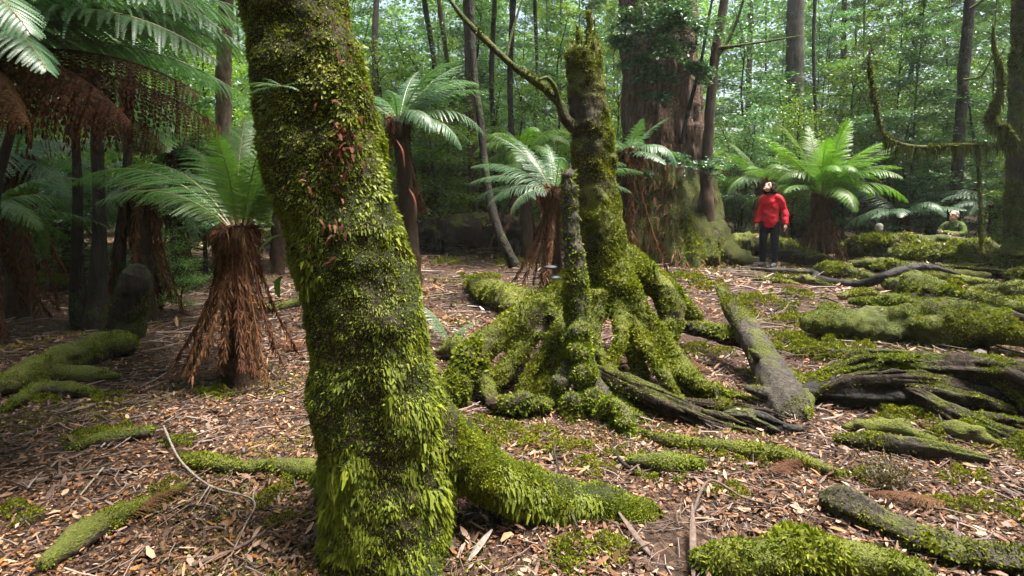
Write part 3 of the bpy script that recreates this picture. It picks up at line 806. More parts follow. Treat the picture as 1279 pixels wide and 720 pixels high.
    for (px, py, nm) in ((503, 195, 'curled red-brown dead leaf hanging off the right edge of the leaning trunk, upper of two'), (518, 255, 'curled red-brown dead leaf hanging off the right edge of the leaning trunk, lower of two')):
        a = at(px - 8, py - 20, 2.5); b = at(px + 2, py + 16, 2.5); C = spline([a, (a + b) / 2 + [.01, -.01, .01], b], 9)
        wv = np.array([.1, .5, .85, 1, 1, .95, .8, .5, .08]) * .008; T, N, B = frames(C); Vl = np.concatenate([C - B * wv[:, None] + N * wv[:, None] * .6, C, C + B * wv[:, None] + N * wv[:, None] * .6])
        i = np.arange(8); Fl = np.concatenate([np.stack([i, i + 1, i + 10, i + 9], 1), np.stack([i + 9, i + 10, i + 19, i + 18], 1)])
        tag(add('dead_leaf', Vl, Fl, M['dead_leaf'], origin=a), nm, 'dead leaf')
foreground_tree()

# ------------------------------------------------------------------ central stump
def stump():
    rg = np.random.default_rng(9); mb = MB()
    Y = 4.85
    rows = [(751, 375, Y, .2), (751, 350, Y, .27), (749, 320, Y, .265), (746, 280, Y, .245), (741, 200, Y, .205), (733, 120, Y, .175), (727, 62, Y, .155)]
    p, q = P3(rows); q = q * .86; mb.add(*tube(p, q, 32, 60, flute=(5, .05, .4)))
    top = p[-1]
    for (dx, dy, h, r0) in ((-.11, 0, .12, .04), (-.05, -.07, .22, .035), (.05, .02, .34, .04), (.12, -.04, .14, .03), (0, .1, .2, .04), (.08, -.09, .26, .03), (-.08, .07, .17, .03)):
        b = top + [dx, dy, -.08]; mb.add(*tube([b, b + [.01, 0, h * .6], b + [dx * .1, 0, h + .06]], [r0, r0 * .8, .01], 10, 10))
    for r in ([(738, 345, 4.85, .2), (690, 378, 4.72, .125), (640, 408, 4.5, .115), (592, 445, 4.28, .125), (566, 492, 4.12, .115), (552, 540, 4.0, .05)],
              [(690, 385, 4.6, .075), (660, 432, 4.4, .06), (632, 462, 4.28, .075), (615, 490, 4.2, .04)],
              [(716, 365, 4.65, .11), (694, 425, 4.4, .065), (683, 478, 4.22, .085), (676, 520, 4.1, .05)],
              [(765, 340, 4.75, .18), (800, 395, 4.55, .1), (835, 442, 4.35, .095), (870, 480, 4.2, .08), (912, 516, 4.02, .05), (940, 530, 3.95, .02)],
              [(775, 330, 4.95, .17), (815, 350, 5.0, .1), (838, 388, 4.92, .12), (832, 440, 4.7, .1), (825, 490, 4.6, .06)],
              [(775, 325, 5.1, .18), (830, 365, 5.4, .12), (870, 400, 5.6, .07)],
              [(735, 350, 5.1, .2), (700, 365, 5.6, .12), (670, 385, 6.1, .05)],
              [(745, 368, 4.65, .1), (742, 420, 4.45, .06), (760, 470, 4.3, .07), (765, 520, 4.15, .04)],
              [(700, 365, 4.7, .09), (668, 402, 4.5, .05), (640, 440, 4.35, .04), (618, 470, 4.2, .035)], [(720, 380, 4.55, .07), (668, 455, 4.2, .045), (650, 500, 4.1, .04), (655, 530, 4.0, .03)],
              [(600, 455, 4.25, .07), (610, 490, 4.1, .05), (630, 520, 3.95, .04), (650, 545, 3.8, .02)], [(790, 395, 4.55, .07), (812, 440, 4.3, .045), (838, 482, 4.1, .04), (870, 520, 3.9, .03)],
              [(830, 440, 4.35, .06), (850, 470, 4.15, .05), (905, 490, 4.1, .035), (950, 500, 4.1, .02)], [(770, 360, 4.7, .08), (775, 420, 4.35, .05), (762, 468, 4.15, .045), (790, 520, 3.85, .04), (840, 545, 3.7, .03)],
              [(690, 390, 4.5, .06), (712, 440, 4.3, .05), (700, 490, 4.1, .045), (660, 520, 3.95, .035), (620, 535, 3.85, .02)],
              [(780, 385, 4.6, .1), (790, 430, 4.45, .06), (800, 470, 4.35, .05), (795, 510, 4.25, .03)]):
        a, b = P3(r); mb.add(*tube(a, b, 16, 40, seed=len(r), noise=[(5, .18)]))
    V, F = remesh(*mb.get(), .016, 2)
    V = displace(V, F, [(3, .03), (9, .028), (24, .014)], 30)
    LOGS.append((V, F, .35))
    t = empty('broken_stump', gat(748, Y)); tag(t, 'tall broken mossy tree stump standing on spreading stilt roots', 'stump')
    add('trunk', V, F, M['bark_stump'], t)
    def upm(c, n): return 1 - .6 * sstep(1.2, 2.2, c[:, 2]) * sstep(.1, -.15, c[:, 0] - .72)
    v, f = moss_coat(V, F, 4.2, rg, 2.8, .85, (2.2, -.5, -.15), nmax=150000, lk=.0042, wmul=upm, spread=.9); add('moss', v, f, M['moss'], t, smooth=False)
    v, f = moss_coat(V, F, 4.2, rg, 1.8, .35, (2.8, -.15, .15), nmax=60000, lk=.006, seed=77, wmul=lambda c, n: (c[:, 2] < 1.0) * 1.0); add('moss', v, f, M['moss_vivid'], t, smooth=False)
    # side branch
    a, b = P3([(716, 160, 4.75, .05), (704, 146, 4.7, .04), (698, 128, 4.68, .034), (672, 105, 4.65, .032), (640, 82, 4.6, .028), (608, 52, 4.6, .025), (575, 18, 4.6, .02), (548, -22, 4.6, .012)])
    br = MB(); br.add(*tube(a, b, 10, 60, noise=[(9, .35)], seed=4))
    a, b = P3([(698, 132, 4.68, .028), (694, 112, 4.6, .022), (684, 98, 4.55, .018), (672, 100, 4.5, .008)]); br.add(*tube(a, b, 8, 16, noise=[(9, .3)]))
    a, b = P3([(632, 74, 4.6, .015), (640, 40, 4.65, .011), (655, -10, 4.7, .007)]); br.add(*tube(a, b, 6, 16, noise=[(9, .3)]))
    V2, F2 = br.get(); bo = add('branch', V2, F2, M['bark_mossy'], t)
    v, f = moss_coat(V2, F2, 4.6, rg, 2.0, .1, (4, -.2, .2), lk=.004); add('moss', v, f, M['moss_dull'], bo, smooth=False)
    for (px, py) in ((688, 334), (692, 347)):
        c = at(px, py, 4.5); v, f = ellipsoid(c, (.05, .045, .014)); add('bracket_fungus', v, f, M['fungus'], t)
stump()

def broken_sapling():
    rg = np.random.default_rng(10); mb = MB()
    for r in ([(726, 470, 4.1, .11), (722, 430, 4.15, .095), (721, 380, 4.2, .085), (717, 310, 4.22, .078), (711, 250, 4.25, .062), (708, 218, 4.25, .055)],
              [(724, 440, 4.1, .09), (732, 480, 4.0, .085), (716, 520, 3.85, .07), (704, 560, 3.6, .05), (690, 590, 3.45, .02)],
              [(728, 455, 4.1, .09), (752, 500, 3.95, .075), (775, 525, 3.75, .07), (778, 555, 3.6, .05), (782, 575, 3.5, .02)],
              [(724, 450, 4.1, .08), (700, 480, 4.0, .06), (690, 505, 3.95, .05)],
              [(728, 460, 4.15, .08), (760, 480, 4.15, .06), (800, 510, 4.0, .05), (820, 545, 3.8, .035)]):
        a, b = P3(r); mb.add(*tube(a, b, 14, 40, noise=[(7, .3)], seed=len(r) + 3))
    for (px, py, y, r) in ((714, 505, 3.85, .085), (742, 498, 3.85, .075), (728, 468, 3.95, .1), (700, 480, 3.95, .06), (776, 532, 3.68, .07), (722, 440, 4.0, .09), (724, 415, 4.05, .085)):
        mb.add(*ellipsoid(at(px, py, y), (r, r * .9, r)))
    tp = at(708, 220, 4.25)
    for dx, h in ((-.025, .05), (.02, .09), (.0, .03)): mb.add(*tube([tp + [dx, 0, -.05], tp + [dx * 1.1, 0, h]], [.025, .006], 8))
    V, F = remesh(*mb.get(), .013, 2); V = displace(V, F, [(8, .03), (20, .018)], 50)
    t = empty('broken_sapling', gat(724, 4.1)); tag(t, 'thin snapped mossy stem on knobbly roots in front of the tall broken stump', 'broken stem')
    add('trunk', V, F, M['bark_bare'], t)
    v, f = moss_coat(V, F, 3.9, rg, 2.8, 1.3, (3, -.45, -.15), lk=.005, nmax=40000, wmul=lambda c, n: 1 - .85 * sstep(.75, 1.15, c[:, 2] + .3 * fbm(c * 4, 3, 2))); add('moss', v, f, M['moss_vivid'], t, smooth=False)
broken_sapling()

# ------------------------------------------------------------------ logs, roots and branches on the floor
def log(name, label, cat, rows, bark='log', moss='moss', cover=2.2, up=.35, patch=(2.0, -.25, .15), ground=True, seed=0, seg=28, n=140, grain=None, noise=((1.3, .35), (4.5, .3), (11, .25)), lk=.0036, group=None, stubs=(), sink=.9, wf=.5, spread=.8, splinter=0, blobs=None):
    """rows (px, py, radius[, Y]); ground=True: py is where the log meets the floor"""
    rg = np.random.default_rng(seed + 100); P, R = [], []
    for r in rows:
        if len(r) == 3: g = gp(r[0], r[1]); P.append(g + np.array([0, r[2] * .5, r[2] * sink]))
        else: P.append(at(r[0], r[1], r[3]))
        R.append(r[2])
    P, R = np.array(P), np.array(R); R = R * np.where(np.isin(np.arange(len(R)), (0, len(R) - 1)), .5, 1); mb = MB(); mb.add(*tube(P, R, seg, n, noise=noise, grain=grain, seed=seed))
    for (t, L, az, r0, el) in stubs:
        c = P[0] * (1 - t) + P[-1] * t if len(P) == 2 else spline(P, 50)[int(t * 49)]
        d = np.array([math.cos(az) * math.cos(el), math.sin(az) * math.cos(el), math.sin(el)]); mb.add(*tube([c, c + d * L * .6, c + d * L], [r0, r0 * .8, r0 * .4], 8, 10, noise=[(8, .3)]))
    if splinter:
        C = spline(P, 60); T, N, B = frames(C)
        for i in range(splinter):
            k = rg.integers(3, 50); a = rg.uniform(0, 6.28); r0 = np.interp(k / 59, np.linspace(0, 1, len(R)), R); e = min(59, k + rg.integers(6, 16))
            o = N[k] * math.cos(a) + B[k] * math.sin(a)
            mb.add(*tube([C[k] + o * r0 * .8, C[(k + e) // 2] + o * r0 * 1.08, C[e] + o * r0 * rg.uniform(1.0, 1.3)], np.array([.25, .34, .06]) * r0 * rg.uniform(.5, 1.25), 6, 12, noise=[(12, .5)], seed=i))
    if grain is None and moss:
        C = spline(P, 60); ln = np.linalg.norm(np.diff(C, axis=0), axis=1).sum(); T, N, B = frames(C)
        for i in range(int(ln / R.mean() * .45) if blobs is None else blobs):
            k = rg.integers(2, 58); r0 = np.interp(k / 59, np.linspace(0, 1, len(R)), R); a = rg.uniform(0, 6.28); o = N[k] * math.cos(a) + B[k] * math.sin(a) + [0, 0, .4]; s = r0 * rg.uniform(.35, .75)
            mb.add(*ellipsoid(C[k] + o * r0 * .62, (s * rg.uniform(1, 2), s, s * .8), (0, 0, rg.uniform(-.4, .4))))
        V, F = remesh(*mb.get(), max(.011, R.mean() * .13), 2); V = displace(V, F, [(5, R.mean() * .22), (14, R.mean() * .14)], seed); mb = MB(); mb.add(V, F)
    V, F = mb.get(); base = P[len(P) // 2] - [0, 0, R[len(R) // 2]]
    o = add(name, V, F, M[bark], origin=base); tag(o, label, cat, group); LOGS.append((V, F, .5))
    if moss:
        d = float(np.mean(P[:, 1])); v, f = moss_coat(V, F, d, rg, cover, up, patch, lk=lk, seed=seed + 5, wf=wf, spread=spread)
        if len(v): add('moss', v, f, M[moss], o, smooth=False)
    return o

log('mossy_log', 'thick round green mossy log lying across the right side, nearest of the sound logs', 'log', [(1008, 424, 0.165), (1050, 426, 0.183), (1120, 428, 0.189), (1200, 434, 0.195), (1300, 448, 0.201)], cover=2.8, up=.38, patch=(2, -.5, -.1), moss='moss', seed=1, blobs=7, bark='bark_mossy')
log('mossy_log', 'slim mossy log with a forked right end just behind the thick round one', 'log', [(1062, 384, 0.083), (1120, 391, 0.106), (1190, 400, 0.118), (1235, 408, 0.118), (1262, 420, 0.071)], cover=2.6, up=.38, patch=(2, -.5, -.1), seed=2, blobs=4, bark='bark_mossy', stubs=[(.85, .5, .6, .08, .1)])
log('mossy_log', 'mossy log in front of the dark crooked branch', 'log', [(1108, 366, 0.142), (1150, 376, 0.201), (1200, 388, 0.177), (1290, 402, 0.142)], cover=2.6, up=.38, patch=(2, -.4, 0), seed=3, blobs=4, bark='bark_mossy')
log('mossy_log', 'long thick mossy log with pale litter on top, behind the dark crooked branch', 'log', [(1048, 322, 0.236), (1080, 328, 0.271), (1140, 336, 0.307), (1220, 344, 0.319), (1330, 352, 0.330)], cover=2.2, up=.38, patch=(1.5, -.35, .1), seed=4, blobs=9, bark='bark_mossy')
log('mossy_log', 'raised mossy log in front of the seated person in green', 'log', [(1065, 301, .14, 12.5), (1110, 301, .17, 12.5), (1180, 302, .165, 12.6), (1242, 306, .13, 12.6)], cover=2.3, up=.38, patch=(1.5, -.4, .1), seed=5, blobs=4, bark='bark_mossy')
log('mossy_log', 'short dark mossy log under the left end of the long thick one', 'log', [(1062, 336, 0.130), (1110, 341, 0.153), (1150, 347, 0.094)], up=.3, patch=(1.5, -.2, .2), seed=6)
log('mossy_log', 'decaying mossy log lying to the right of the person in red', 'log', [(968, 328, 0.165), (1005, 333, 0.212), (1043, 338, 0.201)], bark='rotten', up=.2, patch=(1.5, -.3, .15), seed=7, grain=(.25, 9))
log('mossy_log', 'yellow-green mossy log passing behind the legs of the person in red', 'log', [(895, 320, 0.236), (925, 320, 0.307), (965, 322, 0.307), (1000, 322, 0.236)], up=.35, patch=(1.5, -.3, .15), seed=8, grain=(.12, 9))
log('mossy_log', 'low rounded mossy log at the left end of the dark crooked branch', 'log', [(1020, 342, 0.118), (1050, 350, 0.177), (1098, 356, 0.118)], cover=2.6, up=.38, patch=(2, -.5, -.1), seed=9, blobs=4, bark='bark_mossy')
log('mossy_log', 'far mossy log at the right edge beneath the mossy hanging strands', 'log', [(1225, 318, .12), (1270, 322, .16), (1340, 326, .16)], up=.3, seed=10)
log('fallen_branch', 'dark wet crooked branch winding over the mossy logs', 'branch', [(930, 338, .05), (975, 342, .055), (1017, 345, .06), (1024, 354, .07), (1075, 360, .075), (1105, 346, .08, 9.3), (1130, 337, .075, 9.3), (1160, 334, .06, 9.3), (1200, 343, .02, 9.3)], bark='dark_wood', moss=None, seed=11, noise=((5, .3), (15, .15)))
log('leaning_log', 'barked leaning log tilted up on end, half covered in moss, right of the stump roots', 'log', [(1000, 545, .145, 3.85), (985, 515, .14, 3.95), (962, 470, .132, 4.3), (935, 415, .115, 4.8), (910, 378, .088, 5.3), (897, 358, .065, 5.6)], bark='bark_bare', ground=False, cover=2.2, up=-.1, patch=(2.4, .02, .2), grain=(.32, 14), seed=12, noise=((2.5, .2), (9, .14)), stubs=[(.45, .22, 3.6, .05, .7), (.3, .3, 3.3, .06, .3)])
log('mossy_branch', 'shaggy moss-topped dark branch running from the stump roots under the leaning log', 'branch', [(832, 408, .07, 5.2), (865, 412, .08, 5.1), (905, 420, .085, 5.0), (945, 436, .07, 4.9)], bark='dark_wood', cover=3, up=.1, lk=.006, patch=None, seed=13)
log('rotten_log', 'rotten dark fallen log arching over a hollow at the right, streaked with moss', 'log', [(975, 515, 0.040, 4.1), (1003, 497, 0.066, 4.12), (1040, 473, 0.086, 4.15), (1090, 459, 0.092, 4.15), (1150, 461, 0.086, 4.1), (1210, 463, 0.099, 4.0), (1262, 473, 0.112, 3.9), (1300, 505, 0.125, 3.8), (1330, 565, 0.119, 3.7)], bark='rotten', cover=2.8, up=.05, patch=(2.6, -.45, -.15), seed=14, seg=36, n=120, grain=(.5, 16), noise=((3, .3), (12, .25)), splinter=44)
log('rotten_log', 'split dark rotten log slanting down to the right edge below the arching one', 'log', [(1115, 479, 0.033, 4.0), (1150, 497, 0.053, 3.85), (1200, 523, 0.059, 3.65), (1245, 550, 0.086, 3.45), (1285, 575, 0.112, 3.35), (1330, 595, 0.119, 3.3)], bark='rotten', cover=2, up=-.1, patch=(2.6, -.05, .15), seed=15, seg=30, n=90, grain=(.5, 14), noise=((3, .3), (12, .25)), splinter=30)
log('mossy_log', 'low flat mossy log on the litter below the arching rotten log', 'log', [(1045, 560, .05), (1100, 568, .065), (1170, 578, .07), (1240, 590, .06)], cover=2.2, up=.2, patch=(3, -.2, .1), seed=16, moss='moss', bark='bark_bare', grain=(.3, 12))
log('mossy_root', 'mossy hump of root sheltering under the arching rotten log', 'root', [(1055, 540, .03), (1085, 543, .05), (1120, 546, .055), (1150, 553, .04), (1180, 556, .02)], cover=2.5, up=.5, seed=17)
log('mossy_root', 'rounded mossy root behind the split rotten log', 'root', [(1165, 544, .03), (1195, 550, .055), (1225, 556, .05), (1255, 566, .03)], cover=2.5, up=.5, seed=18)
log('rotten_log', 'long splintered brown log sloping down right from the stump roots', 'log', [(738, 458, .05, 4.1), (780, 480, .075, 4.0), (830, 505, .08, 3.85), (890, 532, .075, 3.7), (950, 552, .06, 3.6), (1040, 580, .025, 3.45)], bark='rotten', cover=1.2, up=-.2, patch=(2.6, .1, .3), seed=19, seg=28, n=110, grain=(.45, 14), noise=((4, .25), (14, .2)), splinter=16)
log('twisted_wood', 'twisted grey-black weathered wood lying at the foot of the leaning log', 'driftwood', [(905, 518, .05, 3.72), (935, 524, .07, 3.7), (970, 540, .075, 3.62), (1010, 548, .065, 3.6), (1046, 548, .03, 3.6)], bark='dark_wood', moss=None, seed=20, seg=28, n=80, grain=(.55, 14), noise=((5, .25), (16, .2)), splinter=12)
log('mossy_root', 'winding thin mossy root on the litter below the splintered log', 'root', [(800, 545, .03), (835, 560, .04), (870, 562, .035), (930, 572, .045), (990, 584, .05), (1058, 602, .03)], cover=2.8, up=.7, lk=.005, patch=(3, -.3, .1), seed=21)
log('mossy_log', 'shaggy bright moss-covered log at the bottom edge, right of centre', 'log', [(868, 720, .04), (905, 726, .065), (960, 726, .07), (1010, 722, .09), (1060, 726, .075), (1120, 735, .07), (1200, 765, .05)], cover=2.2, up=.75, patch=None, lk=.0085, moss='moss', seed=22, noise=((2, .3), (7, .3)), wf=.32, spread=1.0, blobs=5)
log('mossy_log', 'narrow mossy log slanting to the bottom right corner', 'log', [(1028, 638, .06), (1060, 650, .07), (1110, 672, .06), (1160, 695, .065), (1215, 712, .06), (1320, 725, .07)], cover=2.4, up=.35, patch=(3.5, -.15, .15), lk=.006, moss='moss', seed=23, bark='bark_bare', grain=(.35, 12), noise=((2, .4), (6, .4), (14, .25)))
log('mossy_log', 'big far mossy log lying across the dim clearing behind the leaning trunk', 'log', [(490, 287, .33, 14.5), (560, 284, .36, 14.5), (640, 286, .33, 14.3), (690, 292, .25, 14.2)], bark='rotten', cover=1.6, up=.1, patch=(1.2, -.2, .2), moss='moss_dull', seed=24, grain=(.2, 9))
log('mossy_log', 'short mossy log lying left of the stump in the dim clearing', 'log', [(585, 362, .13), (605, 378, .17), (640, 396, .19), (668, 412, .14)], cover=2.0, up=.4, moss='moss', seed=25)
log('mossy_root', 'mossy hump beside the outermost left root of the stump', 'root', [(545, 448, .05), (568, 452, .12), (600, 455, .08)], cover=2.6, up=.7, seed=26)
log('mossy_log', 'mossy log by the left edge in front of the far dark fern trunks', 'log', [(-30, 372, .16), (40, 368, .17), (95, 362, .13)], cover=2.2, up=.4, seed=27)
log('mossy_log', 'thin log end behind the left edge log', 'log', [(40, 342, .07), (90, 332, .06)], cover=2, seed=28)
log('mossy_log', 'thin mossy pole lying on the slope right of the leaning stub', 'log', [(175, 386, .04), (215, 372, .045), (252, 356, .04)], cover=1.5, seed=29, moss='moss_dull')
log('mossy_log', 'small log stretch seen between the foreground fern and the leaning trunk', 'log', [(335, 392, .06), (375, 384, .07), (420, 378, .06)], cover=1.5, seed=30, moss='moss_dull')
log('mossy_root', 'long mossy buttress running down left from the leaning stub', 'root', [(165, 448, .14), (120, 452, .13), (70, 468, .11), (20, 490, .1), (-40, 505, .08)], cover=2.2, up=.5, seed=31, moss='moss')
log('mossy_root', 'upper mossy root finger below the leaning stub', 'root', [(150, 478, .05), (110, 480, .07), (60, 478, .07), (15, 492, .05)], cover=2, up=.3, seed=32, moss='moss_dull')
log('mossy_root', 'lower mossy root finger overhanging a dark hollow at the left edge', 'root', [(125, 500, .04), (80, 496, .06), (35, 502, .06), (0, 520, .03)], cover=2, up=.3, seed=33)
log('mossy_stick', 'moss-covered stick on the litter left of the leaning trunk, upper strip', 'stick', [(85, 566, .03), (130, 558, .045), (188, 549, .05)], cover=2.4, up=.6, lk=.005, patch=(3, -.3, .1), seed=34)
log('mossy_stick', 'broken line of moss along a buried stick left of the leaning trunk', 'stick', [(225, 580, .03), (255, 588, .045), (300, 592, .03), (340, 590, .035), (385, 602, .05), (412, 606, .05)], cover=2.4, up=.6, lk=.005, patch=(4, -.15, .15), seed=35)
log('mossy_stick', 'moss strip running diagonally to the bottom left corner', 'stick', [(45, 728, .05), (95, 690, .06), (140, 662, .045), (180, 640, .03), (235, 612, .035)], cover=2.4, up=.5, lk=.005, patch=(3, -.2, .15), seed=36)

for i, rows in enumerate([[(1120, 352, .09), (1180, 356, .12), (1250, 362, .1)], [(1215, 372, .12), (1270, 378, .15), (1340, 385, .14)], [(1225, 392, .1), (1280, 398, .13), (1330, 402, .12)], [(1130, 346, .09), (1190, 350, .1), (1240, 350, .09)],
                         [(1048, 375, .06), (1080, 372, .07), (1110, 376, .05)], [(985, 352, .06), (1010, 356, .09), (1040, 362, .05)], [(1140, 412, .06), (1200, 417, .07), (1275, 424, .06)], [(1005, 408, .05), (1035, 404, .06), (1075, 400, .05)],
                         [(1090, 340, .1), (1130, 343, .13), (1180, 344, .1)], [(1260, 352, .12), (1300, 356, .16), (1360, 360, .15)], [(940, 352, .05), (970, 356, .07), (1000, 360, .05)], [(1150, 384, .06), (1185, 392, .08), (1225, 396, .06)]]):
    log('mossy_log', 'smaller mossy log lying among the fallen logs at right', 'log', rows, cover=2.3, up=.5, patch=(2, -.35, .05), seed=60 + i, group='smaller mossy logs on the right', moss=('moss', 'moss_dull')[i % 2])
for i, rows in enumerate([[(1030, 330, .1), (1110, 338, .12), (1200, 345, .12), (1300, 352, .1)], [(1090, 372, .05), (1160, 384, .08), (1230, 396, .08), (1310, 408, .06)], [(990, 446, .05), (1060, 452, .07), (1140, 458, .07), (1240, 462, .06)], [(1010, 396, .04), (1090, 398, .06), (1160, 406, .06)]]):
    log('rotten_log', 'dark rotted log added to deepen the gap between mossy logs at right', 'log', rows, bark='rotten', cover=1.6, up=.0, patch=(2.2, -.05, .15), seed=120 + i, group='dark rotted logs added in the gaps', grain=(.4, 12), splinter=8)  # added dark lengths standing in for the deep shade between the logs
log('rotten_log', 'black log added to darken the hollow behind the arching rotten log', 'log', [(1000, 508, .09), (1060, 512, .13), (1140, 512, .13), (1230, 516, .12), (1320, 524, .12)], bark='dark_wood', cover=1.2, up=-.1, patch=(2.6, .05, .25), seed=140, grain=(.4, 12), splinter=10)  # near-black log put in so the hollow under the arch looks dark
for i, rows in enumerate([[(1010, 498, .04, 4.05), (1060, 476, .05, 4.0), (1120, 472, .05, 3.98), (1190, 480, .04, 3.95), (1250, 500, .03, 3.9)], [(1090, 470, .03, 4.0), (1150, 486, .045, 3.92), (1215, 500, .05, 3.85), (1290, 520, .04, 3.8)], [(1180, 528, .03, 3.7), (1230, 522, .045, 3.65), (1290, 528, .05, 3.6)],
                          [(1225, 590, .05, 3.3), (1265, 572, .08, 3.3), (1310, 570, .09, 3.3)], [(855, 500, .03, 3.95), (900, 508, .045, 3.9), (950, 516, .04, 3.85), (990, 530, .03, 3.8)], [(760, 470, .03, 4.15), (800, 500, .04, 4.0), (850, 522, .04, 3.85), (900, 548, .03, 3.65)]]):
    log('wood_piece', 'dark splintered length of rotten wood in the tangle of logs at right', 'wood', rows, bark='rotten', ground=False, cover=1.8, up=-.05, patch=(3, -.1, .12), seed=150 + i, group='splintered wood in the tangle', grain=(.5, 12), splinter=9, seg=20, n=80)
log('mossy_root', 'arched bright mossy root hooping over the litter below the snapped stem', 'root', [(742, 520, .04, 3.75), (762, 505, .05, 3.7), (780, 520, .055, 3.62), (784, 550, .06, 3.55), (780, 575, .05, 3.5)], ground=False, moss='moss_vivid', cover=2.6, up=1, patch=None, lk=.005, seed=80)
log('mossy_log', 'flat moss cushion log on the litter below the hooped root', 'log', [(785, 585, .04), (830, 592, .055), (880, 590, .04)], cover=2.5, up=.6, moss='moss_vivid', lk=.005, patch=(3, -.4, .0), seed=82)
log('rotten_log', 'dark splintered stick of wood under the arching rotten log', 'log', [(1140, 505, .03, 4.3), (1190, 512, .04, 4.2), (1240, 505, .04, 4.2), (1290, 498, .03, 4.2)], bark='dark_wood', moss=None, ground=False, seed=83, grain=(.3, 9))
log('mossy_root', 'mossy earth bank between the left stump roots', 'root', [(610, 520, .07), (650, 525, .1), (690, 520, .07)], cover=1.6, up=.5, patch=(4, -.1, .15), moss='moss_vivid', lk=.005, seed=84, bark='rotten')
log('mossy_root', 'moss-covered foot of the leaning log on its right', 'root', [(985, 470, .06), (1005, 500, .07), (1012, 530, .05)], cover=2, up=.5, patch=(3, -.2, .1), seed=85)

def stick(name, label, rows, r=.008, bark='stick', seed=0, fork=None):
    rg = np.random.default_rng(seed)
    P = np.array([gp(a, b) + [0, 0, h] for a, b, h in rows]); mb = MB()
    mb.add(*tube(P, np.linspace(r, r * .5, len(P)), 8, 40, noise=[(18, .3)], seed=seed))
    for k, (dx, dy, h) in fork or []:
        c = P[k]; e = gp(rows[k][0] + dx, rows[k][1] + dy) + [0, 0, h]; mb.add(*tube([c, (c + e) / 2 + rg.normal(size=3) * .01, e], [r * .6, r * .5, r * .25], 6, 12, noise=[(18, .3)]))
    V, F = mb.get(); return tag(add(name, V, F, M[bark], origin=P[0]), label, 'stick')
stick('fallen_twig', 'thin pale crooked twig bent over the litter left of the leaning trunk', [(205, 545, .06), (225, 585, .05), (262, 615, .035), (316, 632, .03), (306, 665, .03), (278, 722, .02)], .007, 'stick_pale', 1, [(2, (-25, 30, .01)), (3, (8, -20, .03))])
stick('fallen_stick', 'dark thick stick lying flat on the litter at far left', [(18, 612, .02), (75, 600, .02), (130, 593, .02), (195, 585, .015)], .016, 'stick', 2, [(1, (0, -30, .02))])
stick('fallen_stick', 'straight grey stick crossing the litter towards the bottom left', [(130, 590, .03), (105, 618, .02), (72, 655, .012)], .006, 'stick_pale', 3)
stick('fallen_stick', 'brown stick beside the bottom left of the leaning trunk', [(240, 712, .02), (300, 690, .025), (345, 660, .02)], .01, 'stick', 4)
stick('fallen_stick', 'curved dark stick on the litter below the stump roots', [(765, 568, .03), (778, 585, .03), (800, 597, .025), (822, 600, .02)], .014, 'dark_wood', 5)
stick('fallen_stick', 'thin brown stick on the litter in front of the splintered log', [(845, 600, .015), (890, 600, .015), (938, 592, .02)], .009, 'stick', 6)
stick('fallen_stick', 'bent reddish stick arching above the litter right of centre', [(862, 655, .02), (885, 625, .1), (930, 632, .04), (985, 640, .02)], .008, 'stick', 7)
stick('fallen_stick', 'forked dead twig near the bottom right corner', [(1070, 545, .02), (1120, 570, .03), (1170, 590, .02), (1205, 612, .02)], .006, 'stick', 8, [(1, (10, 25, .02)), (2, (25, -20, .06))])
stick('fallen_stick', 'dry forked twig on the bare litter in front of the dark crooked branch', [(965, 392, .03), (985, 380, .05), (1000, 372, .14)], .012, 'dark_wood', 9, [(1, (-8, -18, .1)), (1, (14, -6, .12))])
stick('fallen_stick', 'short dark stick poking up through the mossy root of the leaning trunk', [(722, 668, .02), (705, 640, .1), (690, 602, .2)], .009, 'dark_wood', 10)
stick('fallen_stick', 'thin stick beside the bent reddish one', [(940, 660, .02), (975, 668, .02), (1010, 690, .01)], .005, 'stick', 11)
_fd = FR_FINE[2].copy(); _fd.materials.clear(); _fd.materials.append(M['frond_dead']); _fd.materials.append(M['twig'])
for i, (px, py, az, l) in enumerate([(200, 480, 20, .6), (390, 440, 160, .6), (150, 660, 70, .35), (640, 330, 10, 1.0), (560, 395, 200, .6), (890, 470, 120, .5), (960, 600, 30, .35), (1190, 640, 160, .35), (80, 420, -30, .7), (720, 340, 170, .8), (1020, 365, 150, .8), (250, 420, 100, .6)]):
    g = gp(px, py); e = empty('fallen_frond', g); tag(e, 'brown dead fern frond lying flat on the leaf litter', 'fern frond', 'dead fronds fallen on the litter')
    put_frond(e, g + np.array([0, 0, .03]), rad(az), rad(16), l, _fd)
def strip(label, rows, w, seed, mat='stick'):
    P = np.array([gp(a, b) + [0, 0, h] for a, b, h in rows]); C = spline(P, 16); T, N, B = frames(C); ww = w * np.sin(np.linspace(.35, 2.9, 16))[:, None]
    V = np.concatenate([C - B * ww + N * ww * .3, C, C + B * ww + N * ww * .3]); i = np.arange(15)
    F = np.concatenate([np.stack([i, i + 1, i + 17, i + 16], 1), np.stack([i + 16, i + 17, i + 33, i + 32], 1)])
    o = add('bark_strip', V, F, M[mat], origin=P[0]); tag(o, label, 'bark'); s = o.modifiers.new('t', 'SOLIDIFY'); s.thickness = .003
strip('upright peeling strip of bark standing at the bottom edge, right of centre', [(866, 735, .02), (865, 690, .06), (864, 655, .1)], .014, 1)
strip('leaf-shaped bark flake leaning near the bottom right corner', [(1215, 722, .01), (1200, 695, .05), (1190, 680, .08)], .016, 2)
strip('grey bark flake beside the foot of the leaning trunk', [(585, 705, .01), (600, 690, .03), (615, 675, .05)], .018, 3, 'stick_pale')
strip('brown pointed bark flake below the root of the leaning trunk', [(815, 700, .01), (795, 680, .03), (770, 650, .05)], .014, 4)
